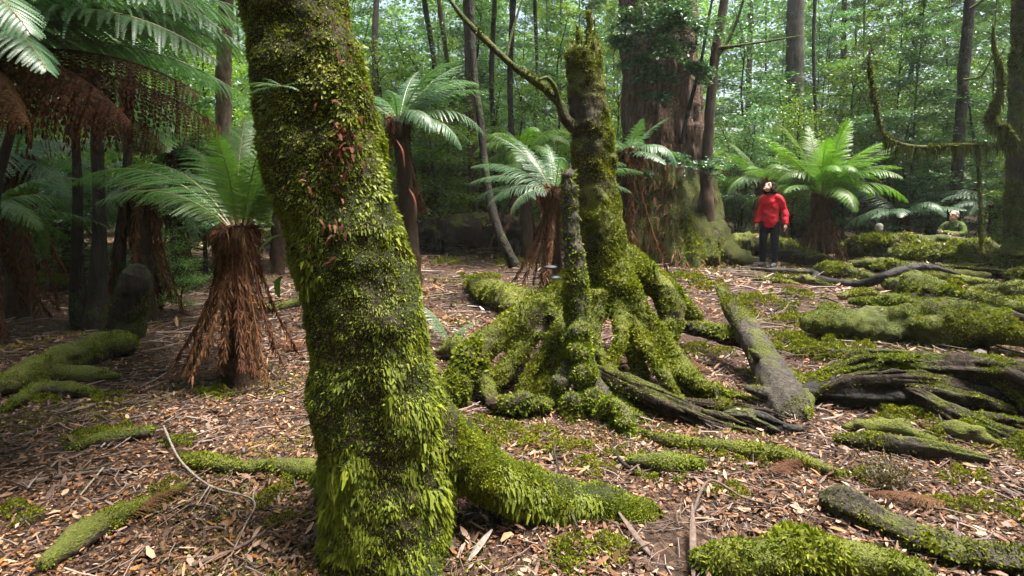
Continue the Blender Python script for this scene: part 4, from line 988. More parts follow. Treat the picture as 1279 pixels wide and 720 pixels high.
strip('long grey bark ribbon lying beside the shaggy bottom log', [(1080, 690, .02), (1120, 705, .015), (1170, 725, .01)], .02, 5, 'stick_pale')
# ------------------------------------------------------------------ tree ferns
# shaggy foreground fern, left
c = at(298, 288, 4.6); b = gp(302, 478)
tree_fern('foreground tree fern with green crown above a skirt of rusty dead fronds', b, c, n=0, ndead=4, tr=.11, seed=1, meshes=FR_FINE,
          fronds=[(178, 52, 1.45, 1), (165, 58, 1.35, 1), (190, 44, 1.2, 0), (100, 72, 1.15, 2), (70, 70, 1.2, 2), (45, 68, 1.15, 0), (120, 66, 1.25, 2), (20, 60, 1.1, 1), (140, 62, 1.25, 0), (-40, 72, 1.0, 2), (-80, 74, .95, 2), (80, 55, 1.3, 0), (10, 76, 1.05, 2), (110, 82, 1.1, 2), (-10, 66, 1.1, 0), (210, 50, 1.0, 1), (60, 80, 1.1, 2)],
          dead=[(-95, 1.16, 0), (-80, 1.1, 1), (-110, 1.14, 2), (-60, 1.12, 1), (-130, 1.15, 1), (-35, 1.2, 2), (-155, 1.15, 2), (190, 1.18, 1), (-15, 1.15, 1), (215, 1.1, 2), (170, 1.1, 2), (20, 1.1, 1), (-48, 1.05, 3), (-120, 1.05, 3), (-88, 1.05, 3)], el=(.2, 1.2))
# overhead fern, top left (trunk stands just outside the frame)
c = at(-75, 52, 3.15); b = gat(-100, 3.3)
tree_fern('overhanging tree fern reaching in from the top left corner, brown dead fronds dangling below', b, c, n=0, ndead=0, tr=.12, seed=2, meshes=FR_FINEB,
          fronds=[(8, 24, 1.6, 0), (-16, 26, 1.5, 0), (28, 24, 1.6, 0), (-40, 24, 1.4, 1), (50, 22, 1.5, 0), (0, 34, 1.6, 1), (20, 40, 1.6, 1), (80, 30, 1.4, 0), (130, 30, 1.3, 0), (180, 30, 1.4, 0), (230, 30, 1.4, 1), (280, 30, 1.4, 1), (-28, 10, 1.3, 0), (-8, 18, 1.65, 0), (12, 30, 1.75, 0), (36, 16, 1.6, 0), (-18, 34, 1.6, 0)])
root = [o for o in bpy.data.objects if o.get('label', '').startswith('overhanging')][0]
DH = [frond_mesh('dead_hang_shape', 71 + k, ar, 46, 14, .16, 'frond_dead', 1.1) for k, ar in enumerate((.75, .95))]
for me in DH: me.materials[1] = M['frond_dead']
for i, (az, el, l) in enumerate([(-2, 10, 1.5), (-14, 6, 1.4), (10, 4, 1.5), (-30, 2, 1.2), (4, -4, 1.3)]):
    put_frond(root, c - np.array([0, 0, .1]), rad(az), rad(el), l, DH[i % 2], 'dead_frond')
# ferns behind
c = at(497, 150, 7.4); tree_fern('bluish tree fern spreading right from behind the leaning trunk', gat(512, 7.4), c, n=4, ndead=6, kind='frond_blue', L=1.1, tr=.1, seed=3, deadlen=1.3,
    fronds=[(10, 42, 1.25, 0), (-5, 25, 1.2, 1), (25, 50, 1.3, 0), (-25, 10, 1.05, 1), (40, 55, 1.3, 2), (0, 60, 1.2, 1), (180, 40, 1.1, 0), (-60, 20, 1.0, 1), (5, 5, 1.0, 0), (80, 60, 1.1, 2)])
c = at(692, 238, 8.3); tree_fern('blue-green tree fern with pale drooping skirt half hidden behind the broken stump', gat(694, 8.3), c, n=6, ndead=9, kind='frond_blue', L=1.1, tr=.1, seed=4, meshes=FR_FINEB,
    fronds=[(185, 28, 1.25, 0), (200, 18, 1.05, 1), (170, 40, 1.3, 0), (160, 60, 1.2, 2), (0, 35, 1.3, 0), (15, 50, 1.3, 1), (-10, 22, 1.1, 0), (90, 60, 1.1, 2), (215, 8, .9, 1), (130, 58, 1.3, 2)], dead=[(230, 1.35, 2), (250, 1.3, 2), (-95, 1.35, 1), (210, 1.3, 2), (-70, 1.2, 1)])
c = at(655, 190, 13.0); tree_fern('bright yellow-green tree fern far behind the bluish ones', gat(660, 13.0), c, n=18, ndead=6, kind='frond_lit', L=1.5, tr=.11, seed=5)
c = at(1027, 243, 12.9); tree_fern('bright tree fern with upright fronds and thick brown skirt beside the person in red', gat(1030, 12.9), c, n=18, ndead=14, kind='frond_lit', L=1.75, tr=.13, seed=6, el=(.25, 1.3), dead=[(-90, 1.6, 1), (-70, 1.6, 2), (-110, 1.6, 1), (-50, 1.65, 2), (-130, 1.6, 2), (-100, 1.5, 0), (-80, 1.5, 0), (-60, 1.5, 1)],
    fronds=[(180, 66, 2.0, 0), (0, 62, 2.0, 0), (170, 40, 1.8, 0), (5, 42, 2.0, 0), (195, 52, 1.8, 2), (-12, 50, 1.9, 2), (150, 76, 1.9, 2), (30, 72, 2.0, 2), (90, 80, 1.8, 2), (-90, 78, 1.8, 2), (-60, 64, 1.8, 0), (-120, 66, 1.8, 0)])
c = at(1128, 268, 14.6); tree_fern('low tree fern with pale drooping fronds between the bright one and the dark trunk', gat(1132, 14.6), c, n=13, ndead=8, kind='frond_blue', L=1.6, tr=.12, seed=7, el=(.15, .9))
c = at(1243, 252, 13.9); tree_fern('tree fern with flat pale fronds spreading left from beside the big right-hand trunk', gat(1245, 13.9), c, n=8, ndead=6, kind='frond_blue', L=1.2, tr=.1, seed=8, el=(.1, .7), fronds=[(180, 25, 1.3, 0), (190, 12, 1.25, 0), (165, 40, 1.3, 1), (200, 5, 1.1, 0)])
c = at(1165, 215, 17.5); tree_fern('bright green tree fern glowing in the distance behind the dark right trunk', gat(1165, 17.5), c, n=18, ndead=5, kind='frond_lit', L=1.6, tr=.11, seed=9)
c = at(955, 225, 15.5); tree_fern('dark tree fern behind the shoulder of the person in red', gat(958, 15.5), c, n=15, ndead=8, kind='frond', L=1.5, tr=.11, seed=10)
c = at(905, 215, 18.0); tree_fern('distant tree fern right of the giant trunk', gat(905, 18.0), c, n=15, ndead=5, kind='frond_lit', L=1.5, tr=.11, seed=11)
c = at(785, 190, 10.0); tree_fern('blue fern crown peeping out between the broken stump and the giant trunk', gat(780, 10.0), c, n=13, ndead=5, kind='frond_blue', L=1.1, tr=.09, seed=12, el=(.0, .9))
c = at(15, 200, 7.2); tree_fern('shadowy tree fern at the left edge, its fronds spreading behind the dark twin trunks', gat(12, 7.2), c, n=15, ndead=7, kind='frond_blue', L=1.5, tr=.1, seed=13, el=(.0, .9))
c = at(172, 232, 6.9); tree_fern('small shadowy tree fern just right of the dark twin trunks', gat(175, 6.9), c, n=10, ndead=8, kind='frond_blue', L=.95, tr=.09, seed=14, el=(-.3, .7))
c = at(225, 185, 9.5); tree_fern('mid-distance tree fern with flat fronds behind the foreground fern', gat(228, 9.5), c, n=13, ndead=6, kind='frond', L=1.45, tr=.1, seed=15, el=(.0, .9))
c = at(80, 235, 10.5); tree_fern('dim tree fern in the shade behind the twin trunks', gat(80, 10.5), c, n=14, ndead=7, kind='frond_blue', L=1.4, tr=.1, seed=16, el=(.0, 1.0))
c = at(-20, 262, 6.0); tree_fern('low dark tree fern partly at the left edge', gat(-25, 6.0), c, n=12, ndead=6, kind='frond', L=1.1, tr=.1, seed=17, el=(-.1, .8))
c = at(350, 170, 10.8); tree_fern('tree fern showing above the foreground fern against the leaning trunk', gat(345, 10.8), c, n=14, ndead=4, kind='frond_blue', L=1.5, tr=.1, seed=18, el=(.0, 1.0))
c = at(535, 205, 16); tree_fern('dim distant tree fern over the big far log', gat(535, 16.5), c, n=13, ndead=6, kind='frond', L=1.4, tr=.1, seed=19)
c = at(1290, 215, 14.5); tree_fern('distant tree fern cut by the right edge', gat(1290, 14.5), c, n=14, ndead=5, kind='frond', L=1.5, tr=.1, seed=20)
# little ground fern right of the leaning trunk
g = gp(562, 432); e = empty('ground_fern', g); tag(e, 'single pale little ground fern standing right of the leaning trunk', 'fern')
put_frond(e, g, rad(165), rad(70), .62, FR['frond_blue'][0]); put_frond(e, g, rad(60), rad(42), .32, FR['frond_blue'][2]); put_frond(e, g + [.0, 0, .0], rad(20), rad(60), .42, FR['frond_blue'][0])

# ------------------------------------------------------------------ leaning stub, left
def stub():
    rg = np.random.default_rng(31)
    p, q = P3([(150, 455, 5.35, .19), (155, 425, 5.35, .17), (160, 390, 5.35, .155), (168, 352, 5.3, .135), (172, 340, 5.3, .11), (175, 332, 5.3, .05)]); V, F = tube(p, q, 28, 70, noise=[(4, .2), (11, .2)], seed=9)
    t = add('mossy_stub', V, F, M['bark_dark'], origin=gp(152, 450)); tag(t, 'short leaning moss-covered stub of a trunk in the shade at left', 'stump')
    v, f = moss_coat(V, F, 5.3, rg, 1.6, 1.2, (4.5, -.1, .2), lk=.003); add('moss', v, f, M['moss_dull'], t, smooth=False)
stub()

# ------------------------------------------------------------------ giant tree
def giant():
    rg = np.random.default_rng(41); Y = 14.2; mb = MB()
    rows = [(838, 345, Y, 1.5), (838, 318, Y, 1.28), (838, 285, Y, 1.12), (836, 240, Y, 1.04), (830, 180, Y, .95), (825, 100, Y, .88), (820, 0, Y, .84), (814, -160, Y, .78), (808, -420, Y, .65)]
    p, q = P3(rows); mb.add(*tube(p, q, 48, 140, flute=(7, .07, .3)))
    for r in ([(852, 150, 14.1, .4), (862, 220, 13.8, .42), (874, 265, 13.5, .4), (885, 292, 13.2, .34), (898, 312, 12.9, .26), (918, 322, 12.6, .13), (938, 326, 12.5, .04)],
              [(834, 140, 14.0, .45), (838, 220, 13.6, .5), (842, 265, 13.3, .5), (846, 300, 12.9, .5), (852, 335, 12.3, .4), (856, 350, 11.9, .15)],
              [(806, 150, 14.1, .4), (796, 230, 13.9, .45), (778, 300, 13.5, .42), (766, 328, 13.2, .3)],
              [(846, 130, 13.9, .35), (858, 220, 13.6, .38), (872, 300, 12.8, .33), (884, 330, 12.3, .25)], [(820, 150, 13.9, .4), (816, 240, 13.5, .4), (812, 315, 12.9, .35), (806, 340, 12.6, .2)]):
        a, b = P3(r); mb.add(*tube(a, b, 18, 40))
    V, F = remesh(*mb.get(), .055, 2)
    N = vnormals(V, F); ang = np.arctan2(V[:, 1] - Y, V[:, 0] - 3.9)
    g = fbm(np.stack([np.cos(ang) * 5, np.sin(ang) * 5, V[:, 2] * .18], 1), 3, 4)
    V = V + N * (.22 * (np.abs(g) * 2 - .5))[:, None]; V = displace(V, F, [(1.6, .1), (4, .05)], 9)
    t = empty('giant_tree', gat(838, Y)); tag(t, 'giant old tree with red-brown fluted bark and mossy buttressed base behind the broken stump', 'tree')
    hi = np.zeros(sum(len(f) for f in F), int); k = 0
    for f in F:
        c = V[f].mean(1); hi[k:k + len(f)] = (c[:, 2] + fbm(c * .9, 5, 3) * 1.2 < 2.3); k += len(f)
    add('trunk', V, F, [M['bark_giant'], M['bark_giant_low']], t, midx=hi)
    v, f = moss_coat(V, F, 13, rg, 1.5, .8, (.9, -.15, .25), nmax=50000, wmul=lambda c, n: sstep(2.6, 1.2, c[:, 2] + fbm(c * 1.3, 2, 2))); add('moss', v, f, M['moss'], t, smooth=False)
    o = link('crown', PR[4].cm, t); o.location = (-1.6, .5, 5.4); o.scale = (1.6, 1.6, 1.0)  # crown out of view, added to shade the clearing and shifted off the base
    # leafy epiphytes on the bark
    def tuft(px, py, Y2, R, n, seed, drop=.3, leaf=.075):
        r = np.random.default_rng(seed); c = at(px, py, Y2); mb = MB()
        for i in range(11):
            a = r.uniform(0, 6.28); d = np.array([math.cos(a), -abs(math.sin(a)) * .7, r.uniform(-.4, .5)]) * R * r.uniform(.5, 1.15); e = c + d + [0, 0, -drop * R]
            v, f = tube([c, c + d * .6, e], [.018, .01, .004], 4, 6, caps=False); mb.add(v, f, 0)
            m = n // 11; s = np.sqrt(r.random(m))[:, None]; P = c * (1 - s) ** 2 + 2 * (c + d * .6) * s * (1 - s) + e * s ** 2 + r.normal(size=(m, 3)) * np.array([.15, .13, .07]) * R
            D = unit(r.normal(size=(m, 3)) * [1, 1, .4] + [0, 0, -.3]); S = unit(np.cross(D, unit(r.normal(size=(m, 3)) * .5 + [0, 0, 1]))); L = leaf * r.uniform(.6, 1.5, m); v, f = blades(P, D, S, L, L * .55, .06); mb.add(v, f, 1)
        V, F = mb.get(); add('foliage', V, F, [M['bark_dark'], M['frond_blue']], t, smooth=False, midx=mb.midx())
    for i, (px, py, Y2, R, n) in enumerate([(800, 25, 12.7, .8, 1900), (835, 55, 12.6, .75, 1800), (862, 30, 12.7, .7, 1500), (825, 95, 12.6, .55, 1100), (860, 85, 12.7, .6, 1200), (795, 75, 12.7, .5, 900), (815, 120, 12.7, .4, 600), (845, 10, 12.6, .8, 1600), (870, 205, 12.6, .5, 700), (800, 215, 12.7, .4, 600), (845, 195, 12.3, .4, 500), (770, 50, 12.8, .6, 1000)]): tuft(px, py, Y2, R, n, 60 + i)
    # shaggy brown debris on the left flank
    r = np.random.default_rng(5); n = 4500; P, N = sample(V, F, n, lambda c, nn: (c[:, 0] < 3.75) * (c[:, 2] < 3.0) * (nn[:, 1] < .2) + .05, r)
    D = unit(N * .5 + r.normal(size=(n, 3)) * .4 + [0, 0, -1.0]); L = .16 * r.uniform(.5, 1.6, n); v, f = leaf6(P, D, unit(np.cross(D, N)), L, L * .14, .3); add('hanging_debris', v, f, M['frond_dead'], t, smooth=False)
giant()

# ------------------------------------------------------------------ single trees one can point at
def trunk_tree(name, label, rows, bark, seed=0, mossm=None, limbs=(), crown=None, top=None, noise=((3, .2), (11, .1)), base=None, cover=1.5, hang=0):
    """rows (px,py,Y,r) from the ground up; the stem goes on above the frame"""
    rg = np.random.default_rng(seed); p, q = P3(rows)
    d = unit(p[-1] - p[-2]); ex = top or 5
    p = np.vstack([p, p[-1] + d * ex * .5, p[-1] + d * ex + rg.normal(size=3) * .15]); q = np.r_[q, q[-1] * .85, q[-1] * .6]
    V, F = tube(p, q, 18, 110, noise=noise, seed=seed)
    t = empty(name, base if base is not None else p[0]); tag(t, label, 'tree')
    mb = MB(); mb.add(V, F); add('trunk', V, F, M[bark], t)
    for lb in limbs:
        a, b = P3(lb); v, f = tube(a, b, 9, 40, noise=[(7, .35)], seed=seed + 3); lo = add('branch', v, f, M['bark_mossy'], t); mb.add(v, f)
        if mossm:
            v2, f2 = moss_coat(v, f, float(a[:, 1].mean()), rg, 2.5, .9, (3, -.4, 0), lk=.0042); add('moss', v2, f2, M[mossm], lo, smooth=False)
            if hang:
                r = rg; P, N = sample(v, f, hang, None, r); n = len(P); D = unit(np.array([0, 0, -1.0]) + r.normal(size=(n, 3)) * .12); L = .2 * r.uniform(.2, 1.2, n) ** 1.5; v2, f2 = leaf6(P, D, unit(np.cross(D, r.normal(size=(n, 3)))), L, .018, .2); add('hanging_moss', v2, f2, M['moss_dull'], lo, smooth=False)
    if mossm:
        v, f = moss_coat(V, F, float(p[0, 1]), rg, cover, 1.5, (1.6, -.25, .25), nmax=40000); add('moss', v, f, M[mossm], t, smooth=False)
    if crown is not None:
        pr, sc, k = crown
        o = link('crown', pr.cm, t); o.location = tuple(p[-1] * k + p[-3] * (1 - k) - p[0] - np.array([0, 0, 2.5])); o.scale = (sc, sc, sc * .7)  # crown out of view; left and middle ones added to shade the floor
    return t
g0 = lambda px, Y: (px, 240 + 1.55 * 710 / Y, Y)
trunk_tree('slender_tree', 'mottled pinkish-brown slender trunk between the twin dark trunks and the leaning trunk', [(290, 400, 7.0, .13), (286, 300, 7.0, .105), (280, 190, 7, .095), (279, 100, 7, .09), (283, 0, 7, .088)], 'bark_mottled', 1, crown=(PR[2], .9, 1))
trunk_tree('dark_tree', 'taller and thicker of the twin dark trunks rising at left', [(118, 425, 6.4, 0.136), (122, 370, 6.4, 0.095), (124, 290, 6.4, 0.071), (122, 200, 6.4, 0.058), (119, 120, 6.4, 0.054), (117, 40, 6.4, 0.054)], 'bark_dark', 2, crown=(PR[4], 1.0, 1))
trunk_tree('dark_tree', 'thinner left one of the twin dark trunks rising at left', [(100, 420, 6.6, 0.108), (96, 340, 6.6, 0.068), (97, 240, 6.6, 0.047), (94, 150, 6.6, 0.042), (93, 60, 6.6, 0.040)], 'bark_dark', 3, crown=(PR[0], 1.0, 1))
trunk_tree('dark_tree', 'short-looking dark stem hugging the right of the twin trunks', [(150, 410, 6.7, 0.104), (148, 330, 6.8, 0.072), (158, 220, 7, 0.052), (162, 90, 7, 0.046), (160, 0, 7, 0.042)], 'bark_dark', 4, crown=(PR[2], 1.0, 1))
trunk_tree('leaning_sapling', 'thin dark curving stem slanting up at the left edge', [(-8, 330, 5.5, .05), (-5, 240, 5.5, .045), (15, 160, 5.4, .035), (33, 95, 5.4, .03), (40, 40, 5.4, .02)], 'bark_dark', 5, top=1.5)
trunk_tree('leaning_sapling', 'mossy-footed dark sapling curving up left of the tree fern in the middle distance', [(642, 332, 9.5, .1), (632, 310, 9.5, .085), (618, 275, 9.6, .075), (607, 220, 9.7, .07), (600, 150, 9.8, .065), (592, 90, 9.9, .06), (588, 0, 10, .055)], 'bark_dark', 6, mossm=None)
trunk_tree('slender_tree', 'reddish slim trunk above the leaning mid-distance sapling', [(592, *g0(592, 16)[1:], .16), (590, 200, 16, .13), (586, 80, 16, .125), (584, 0, 16, .12)], 'bark_red', 7, crown=(PR[2], .8, .5))
trunk_tree('slender_tree', 'thin dark trunk left of a close pair in the middle distance', [(620, *g0(620, 17)[1:], .12), (618, 190, 17, .08), (614, 100, 17, .075), (618, 0, 17, .07)], 'bark_dark', 8)
trunk_tree('slender_tree', 'straight dark trunk of the close pair left of the broken stump', [(642, *g0(642, 15)[1:], .14), (640, 200, 15, .085), (637, 100, 15, .08), (641, 0, 15, .075)], 'bark_dark', 9, crown=(PR[2], 1.0, 1))
trunk_tree('slender_tree', 'thin grey stem tight against the right edge of the leaning trunk', [(472, *g0(472, 14)[1:], 0.096), (470, 150, 14, 0.080), (468, 60, 14, 0.072), (470, 0, 14, 0.072)], 'bark_grey', 10)
trunk_tree('slender_tree', 'dark slim second trunk rising right beside the giant tree', [(884, 330, 12.9, 0.198), (884, 270, 12.9, 0.158), (882, 220, 12.9, 0.132), (886, 150, 12.8, 0.109), (893, 70, 12.8, 0.099), (905, 0, 12.8, 0.092)], 'bark_red', 11, limbs=[[(893, 75, 12.8, .05), (915, 40, 12.7, .035), (935, -20, 12.6, .02)], [(888, 62, 12.8, .05), (930, 56, 12.6, .03), (1000, 45, 12.5, .012)]])
trunk_tree('slender_tree', 'thin leaning stem in front of the bark of the giant tree', [(850, 180, 12.9, .05), (862, 130, 12.8, .045), (875, 80, 12.8, .035), (884, 30, 12.8, .03)], 'bark_dark', 12, base=at(850, 180, 12.9))
trunk_tree('tall_tree', 'thick straight grey trunk behind the bright tree fern at right', [(994, *g0(994, 20)[1:], 0.400), (993, 240, 20, 0.320), (993, 150, 20, 0.296), (993, 50, 20, 0.280), (994, 0, 20, 0.272)], 'bark_grey', 13)
trunk_tree('dark_tree', 'dark leaning trunk right of the mossy hanging branch', [(1186, 318, 14.2, 0.185), (1192, 260, 14.2, 0.139), (1198, 180, 14.2, 0.125), (1205, 80, 14.2, 0.119), (1212, 0, 14.2, 0.119)], 'bark_dark', 14, limbs=[[(1211, 12, 13.2, .04), (1225, 2, 13.1, .03), (1240, -15, 13, .015)], [(1203, 100, 13.2, .03), (1225, 95, 13, .02), (1240, 70, 12.8, .015)]])
trunk_tree('mossy_tree', 'thick mossy trunk at the right edge carrying a long horizontal mossy branch', [(1276, 318, 10.5, 0.306), (1276, 280, 10.5, 0.243), (1276, 180, 10.5, 0.225), (1280, 80, 10.5, 0.216), (1285, 0, 10.5, 0.216)], 'bark_mossy', 15, mossm='moss_dull', cover=1.2, hang=700,
           limbs=[[(1265, 180, 10.3, .04), (1240, 182, 10.2, .035), (1200, 181, 10.1, .03), (1150, 184, 10.0, .035), (1118, 178, 10, .03), (1104, 168, 10, .035), (1096, 140, 10, .025), (1088, 95, 10, .018), (1086, 60, 10, .01)],
                  [(1268, 178, 10.3, .08), (1252, 160, 10.2, .075), (1236, 150, 10.1, .07), (1247, 125, 10.0, .06), (1250, 90, 10, .05), (1243, 62, 10, .03), (1240, 30, 10, .015)]])
trunk_tree('slender_tree', 'thin hanging stem with a dark clump of ferns behind the bright tree fern', [(1022, *g0(1022, 18)[1:], .07), (1019, 160, 18, .05), (1016, 60, 18, .05), (1018, 0, 18, .05)], 'bark_dark', 16)
for i, (px, Y, r, bk) in enumerate([(185, 12, .06, 'bark_dark'), (240, 14, .06, 'bark_dark'), (60, 12, .07, 'bark_dark'), (10, 10, .08, 'bark_dark'), (1055, 24, .12, 'bark_grey'), (1145, 22, .08, 'bark_dark'), (940, 25, .13, 'bark_red'), (665, 21, .08, 'bark_dark'), (560, 19, .09, 'bark_red'), (535, 20, .1, 'bark_dark')]):
    rr = np.random.default_rng(300 + i); dx = rr.normal(0, 8, 3)
    trunk_tree('forest_tree', ['dim thin trunk standing in the left undergrowth', 'dim trunk deep in the forest behind the ferns at left', 'dim trunk behind the twin dark trunks', 'dim trunk at the left edge of the forest', 'pale far trunk between the bright fern and the dark leaning trunk', 'thin far trunk just left of the dark leaning trunk', 'far reddish trunk between the giant tree and the grey trunk', 'far thin trunk just left of the broken stump', 'far reddish trunk over the big far log', 'far dark trunk right of the leaning trunk', 'far red-brown trunk showing against the edge of the leaning trunk', 'far grey trunk between the dark and the mossy right trunks'][i],
               [(px, *g0(px, Y)[1:], r * 1.3), (px + dx[0], 220, Y, r), (px + dx[1], 110, Y, r * .9), (px + dx[2], 0, Y, r * .85)], bk, 40 + i, crown=(PR[i % 3], .7, .5))

# hanging moss string by the right
def strands():
    rg = np.random.default_rng(50); mb = MB(); a, b = P3([(1224, 182, 10.1, .008), (1224, 230, 10.1, .012), (1226, 270, 10.1, .014), (1226, 312, 10.1, .008)]); v, f = tube(a, b, 8, 40, noise=[(9, .5)]); 
    P, N = sample(v, f, 2500, None, rg); n = len(P); D = unit(N * .5 + rg.normal(size=(n, 3)) * .2 + [0, 0, -1.0]); L = .06 * rg.uniform(.4, 1.5, n); v2, f2 = leaf6(P, D, unit(np.cross(D, N)), L, .011, .2); mb.add(v, f); mb.add(v2, f2)
    V, F = mb.get(); tag(add('hanging_moss', V, F, M['moss_dull'], origin=a[0], smooth=False), 'long yellowish strand of moss dangling from the horizontal mossy branch', 'moss')
strands()

# ------------------------------------------------------------------ forest and undergrowth behind
def forest():
    r = np.random.default_rng(77); spots = []
    names = ['small-leaved dark green tree in the hazy forest behind the clearing', 'blue-green leafy tree in the hazy forest behind the clearing', 'tall dark tree with high foliage in the hazy forest behind the clearing',
             'bright yellow-green leafy tree in the hazy forest behind the clearing', 'tall grey-stemmed tree in the hazy forest behind the clearing', 'broad tree with layered foliage in the hazy forest behind the clearing']
    def ok(x, y, dmin):
        for a, b in spots:
            if (a - x) ** 2 + (b - y) ** 2 < dmin * dmin: return False
        return True
    cnt = 0
    for tries in range(4000):
        a = r.uniform(-.95, .95); d = 15.5 + 19 * r.random() ** .75
        x, y = d * math.sin(a), d * math.cos(a)
        if y < 12.5 or (2.4 < x < 10.5 and y < 17.2) or (y < 15.5 and -4 < x < 3) or not ok(x, y, 1.8): continue
        spots.append((x, y)); k = r.integers(6); s = r.uniform(.55, 1.0) * (1.15 if d > 24 else 1)
        put_tree(PR[k], (x, y, tz(x, y)), r.uniform(0, 6.28), s, 'forest_tree', names[k], 'tree', 'forest trees behind the clearing', s * r.uniform(.85, 1.25)); cnt += 1
        if cnt >= 75: break
    cnt = 0
    snames = ['small-leaved dark green shrub in the undergrowth under the forest trees', 'bright yellow-green shrub in the undergrowth under the forest trees', 'blue-green broad-leaved shrub in the undergrowth under the forest trees']
    spots = []
    for tries in range(4000):
        a = r.uniform(-.95, .95); d = 13.5 + 14 * r.random()
        x, y = d * math.sin(a), d * math.cos(a)
        if y < 11 or (.5 < x < 11 and y < 16.5) or (y < 17 and -3.2 < x < 1.8) or not ok(x, y, 1.1): continue
        spots.append((x, y)); k = r.integers(3); s = r.uniform(.7, 1.5)
        put_tree(SH[k], (x, y, tz(x, y)), r.uniform(0, 6.28), s, 'understorey_shrub', snames[k], 'shrub', 'shrubs in the forest undergrowth'); cnt += 1
        if cnt >= 105: break
    # leafy saplings nearer, left
    for px, Y, k, s, l in [(215, 9.2, 2, 1.05, 'glossy-leaved sapling filling the gap above the foreground fern'), (165, 9.8, 2, 1.15, 'leafy sapling right of the twin dark trunks'), (255, 10.5, 1, 1.2, 'sunlit leafy sapling just left of the mottled slender trunk'), (315, 11.5, 1, 1.3, 'sunlit leafy sapling between the mottled trunk and the leaning trunk'), (50, 9.5, 0, 1.3, 'dark leafy sapling behind the thinner twin trunk'), (-30, 9, 2, 1.1, 'dark sapling by the left edge'), (120, 11, 1, 1.2, 'leafy sapling in the shade behind the twin trunks'),
                          (222, 7.4, 0, .42, 'small dark-leaved bush low behind the foreground fern'), (545, 15.8, 1, 1.1, 'leafy sapling behind the bluish fern'), (740, 16.5, 1, 1.3, 'leafy sapling behind the broken stump'), (1120, 16.5, 1, .75, 'bright leafy sapling over the low pale fern'), (925, 16.8, 2, .9, 'leafy sapling behind the person in red'), (1070, 17.5, 2, 1.0, 'blue-green sapling behind the bright fern'), (600, 17, 1, 1.1, 'leafy sapling among the slim mid-distance trunks'), (555, 15, 1, 1.5, 'tall sunlit sapling over the bluish fern'), (665, 15.5, 1, 1.45, 'tall sunlit sapling left of the broken stump'), (700, 17.5, 2, 1.5, 'tall blue-green sapling left of the broken stump'), (510, 17, 2, 1.5, 'tall blue-green sapling beside the edge of the leaning trunk'), (1100, 18, 1, 1.5, 'tall sunlit sapling behind the hanging mossy branch'), (485, 14.5, 1, 1.5, 'tall yellow-green sapling hugging the right edge of the leaning trunk'), (630, 18, 0, 1.9, 'tall small-leaved sapling behind the slim middle trunks'), (760, 17.5, 0, 1.9, 'tall small-leaved sapling seen past the top of the broken stump'), (960, 18.5, 0, 1.9, 'tall small-leaved sapling left of the thick grey trunk'), (1035, 19, 1, 1.9, 'tall sunlit sapling right of the thick grey trunk'), (1165, 18.5, 0, 1.9, 'tall small-leaved sapling left of the dark leaning trunk'), (1240, 18, 1, 1.8, 'tall sunlit sapling between the dark and the mossy right trunks'), (925, 20, 2, 1.9, 'tall blue-green sapling right of the giant tree'), (575, 18.5, 2, 1.9, 'tall blue-green sapling left of the reddish slim trunk')]:
        g = gat(px, Y); put_tree(SH[k], tuple(g), r.uniform(0, 6.28), s, 'sapling', l, 'sapling', None)
    # far wood: one mass
    mb = MB(); mc = MB()
    for i in range(130):
        a = -1.25 + 2.5 * (i * 37 % 130 + r.random()) / 130; d = r.uniform(34, 52); x, y = d * math.sin(a), d * math.cos(a); k = i % 6; s = r.uniform(1.7, 2.4); rz = r.uniform(0, 6.28)
        Rm = np.array([[math.cos(rz), -math.sin(rz), 0], [math.sin(rz), math.cos(rz), 0], [0, 0, 1]]); o = np.array([x, y, tz(x, y)])
        V, F = PR[k].t; m = 21 * 9 if False else len(V); 
        if i % 3 == 0: mb.add((V[:162] * s) @ Rm.T + o, F[0][:9 * 17])
        V, F = PR[k].c; nl = len(V) // 4; sel = r.choice(nl, 3400, replace=False); Q = V.reshape(-1, 4, 3)[sel]; cc = Q.mean(1, keepdims=True); Q = cc + (Q - cc) * 2.1
        mc.add((Q.reshape(-1, 3) * s) @ Rm.T + o, np.arange(3400 * 4).reshape(-1, 4))
    for i in range(150):   # unseen wood behind the viewer, added to block low sky light
        a = 1.15 + (2 * math.pi - 2.3) * (i * 41 % 150 + r.random()) / 150; d = r.uniform(8, 26); x, y = d * math.sin(a), d * math.cos(a) - 1; k = i % 6; s = r.uniform(.9, 1.5); rz = r.uniform(0, 6.28)
        Rm = np.array([[math.cos(rz), -math.sin(rz), 0], [math.sin(rz), math.cos(rz), 0], [0, 0, 1]]); o = np.array([x, y, tz(x, y)])
        V, F = PR[k].t; mb.add((V[:162] * s) @ Rm.T + o, F[0][:9 * 17])
        V, F = PR[k].c; nl = len(V) // 4; sel = r.choice(nl, 3000, replace=False); Q = V.reshape(-1, 4, 3)[sel]; cc = Q.mean(1, keepdims=True); Q = cc + (Q - cc) * 2.8
        mc.add((Q.reshape(-1, 3) * s) @ Rm.T + o, np.arange(3000 * 4).reshape(-1, 4))
    V1, F1 = mb.get(); V2, F2 = mc.get(); n1 = len(V1)
    mm = np.r_[np.zeros(sum(len(f) for f in F1), int), np.ones(sum(len(f) for f in F2), int)]
    tag(add('far_forest', np.vstack([V1, V2]), F1 + [f + n1 for f in F2], [M['bark_dark'], M['leaf_far_hazed']], smooth=False, midx=mm), 'pale far-off forest closing in all round the clearing', 'forest', kind='stuff')
forest()

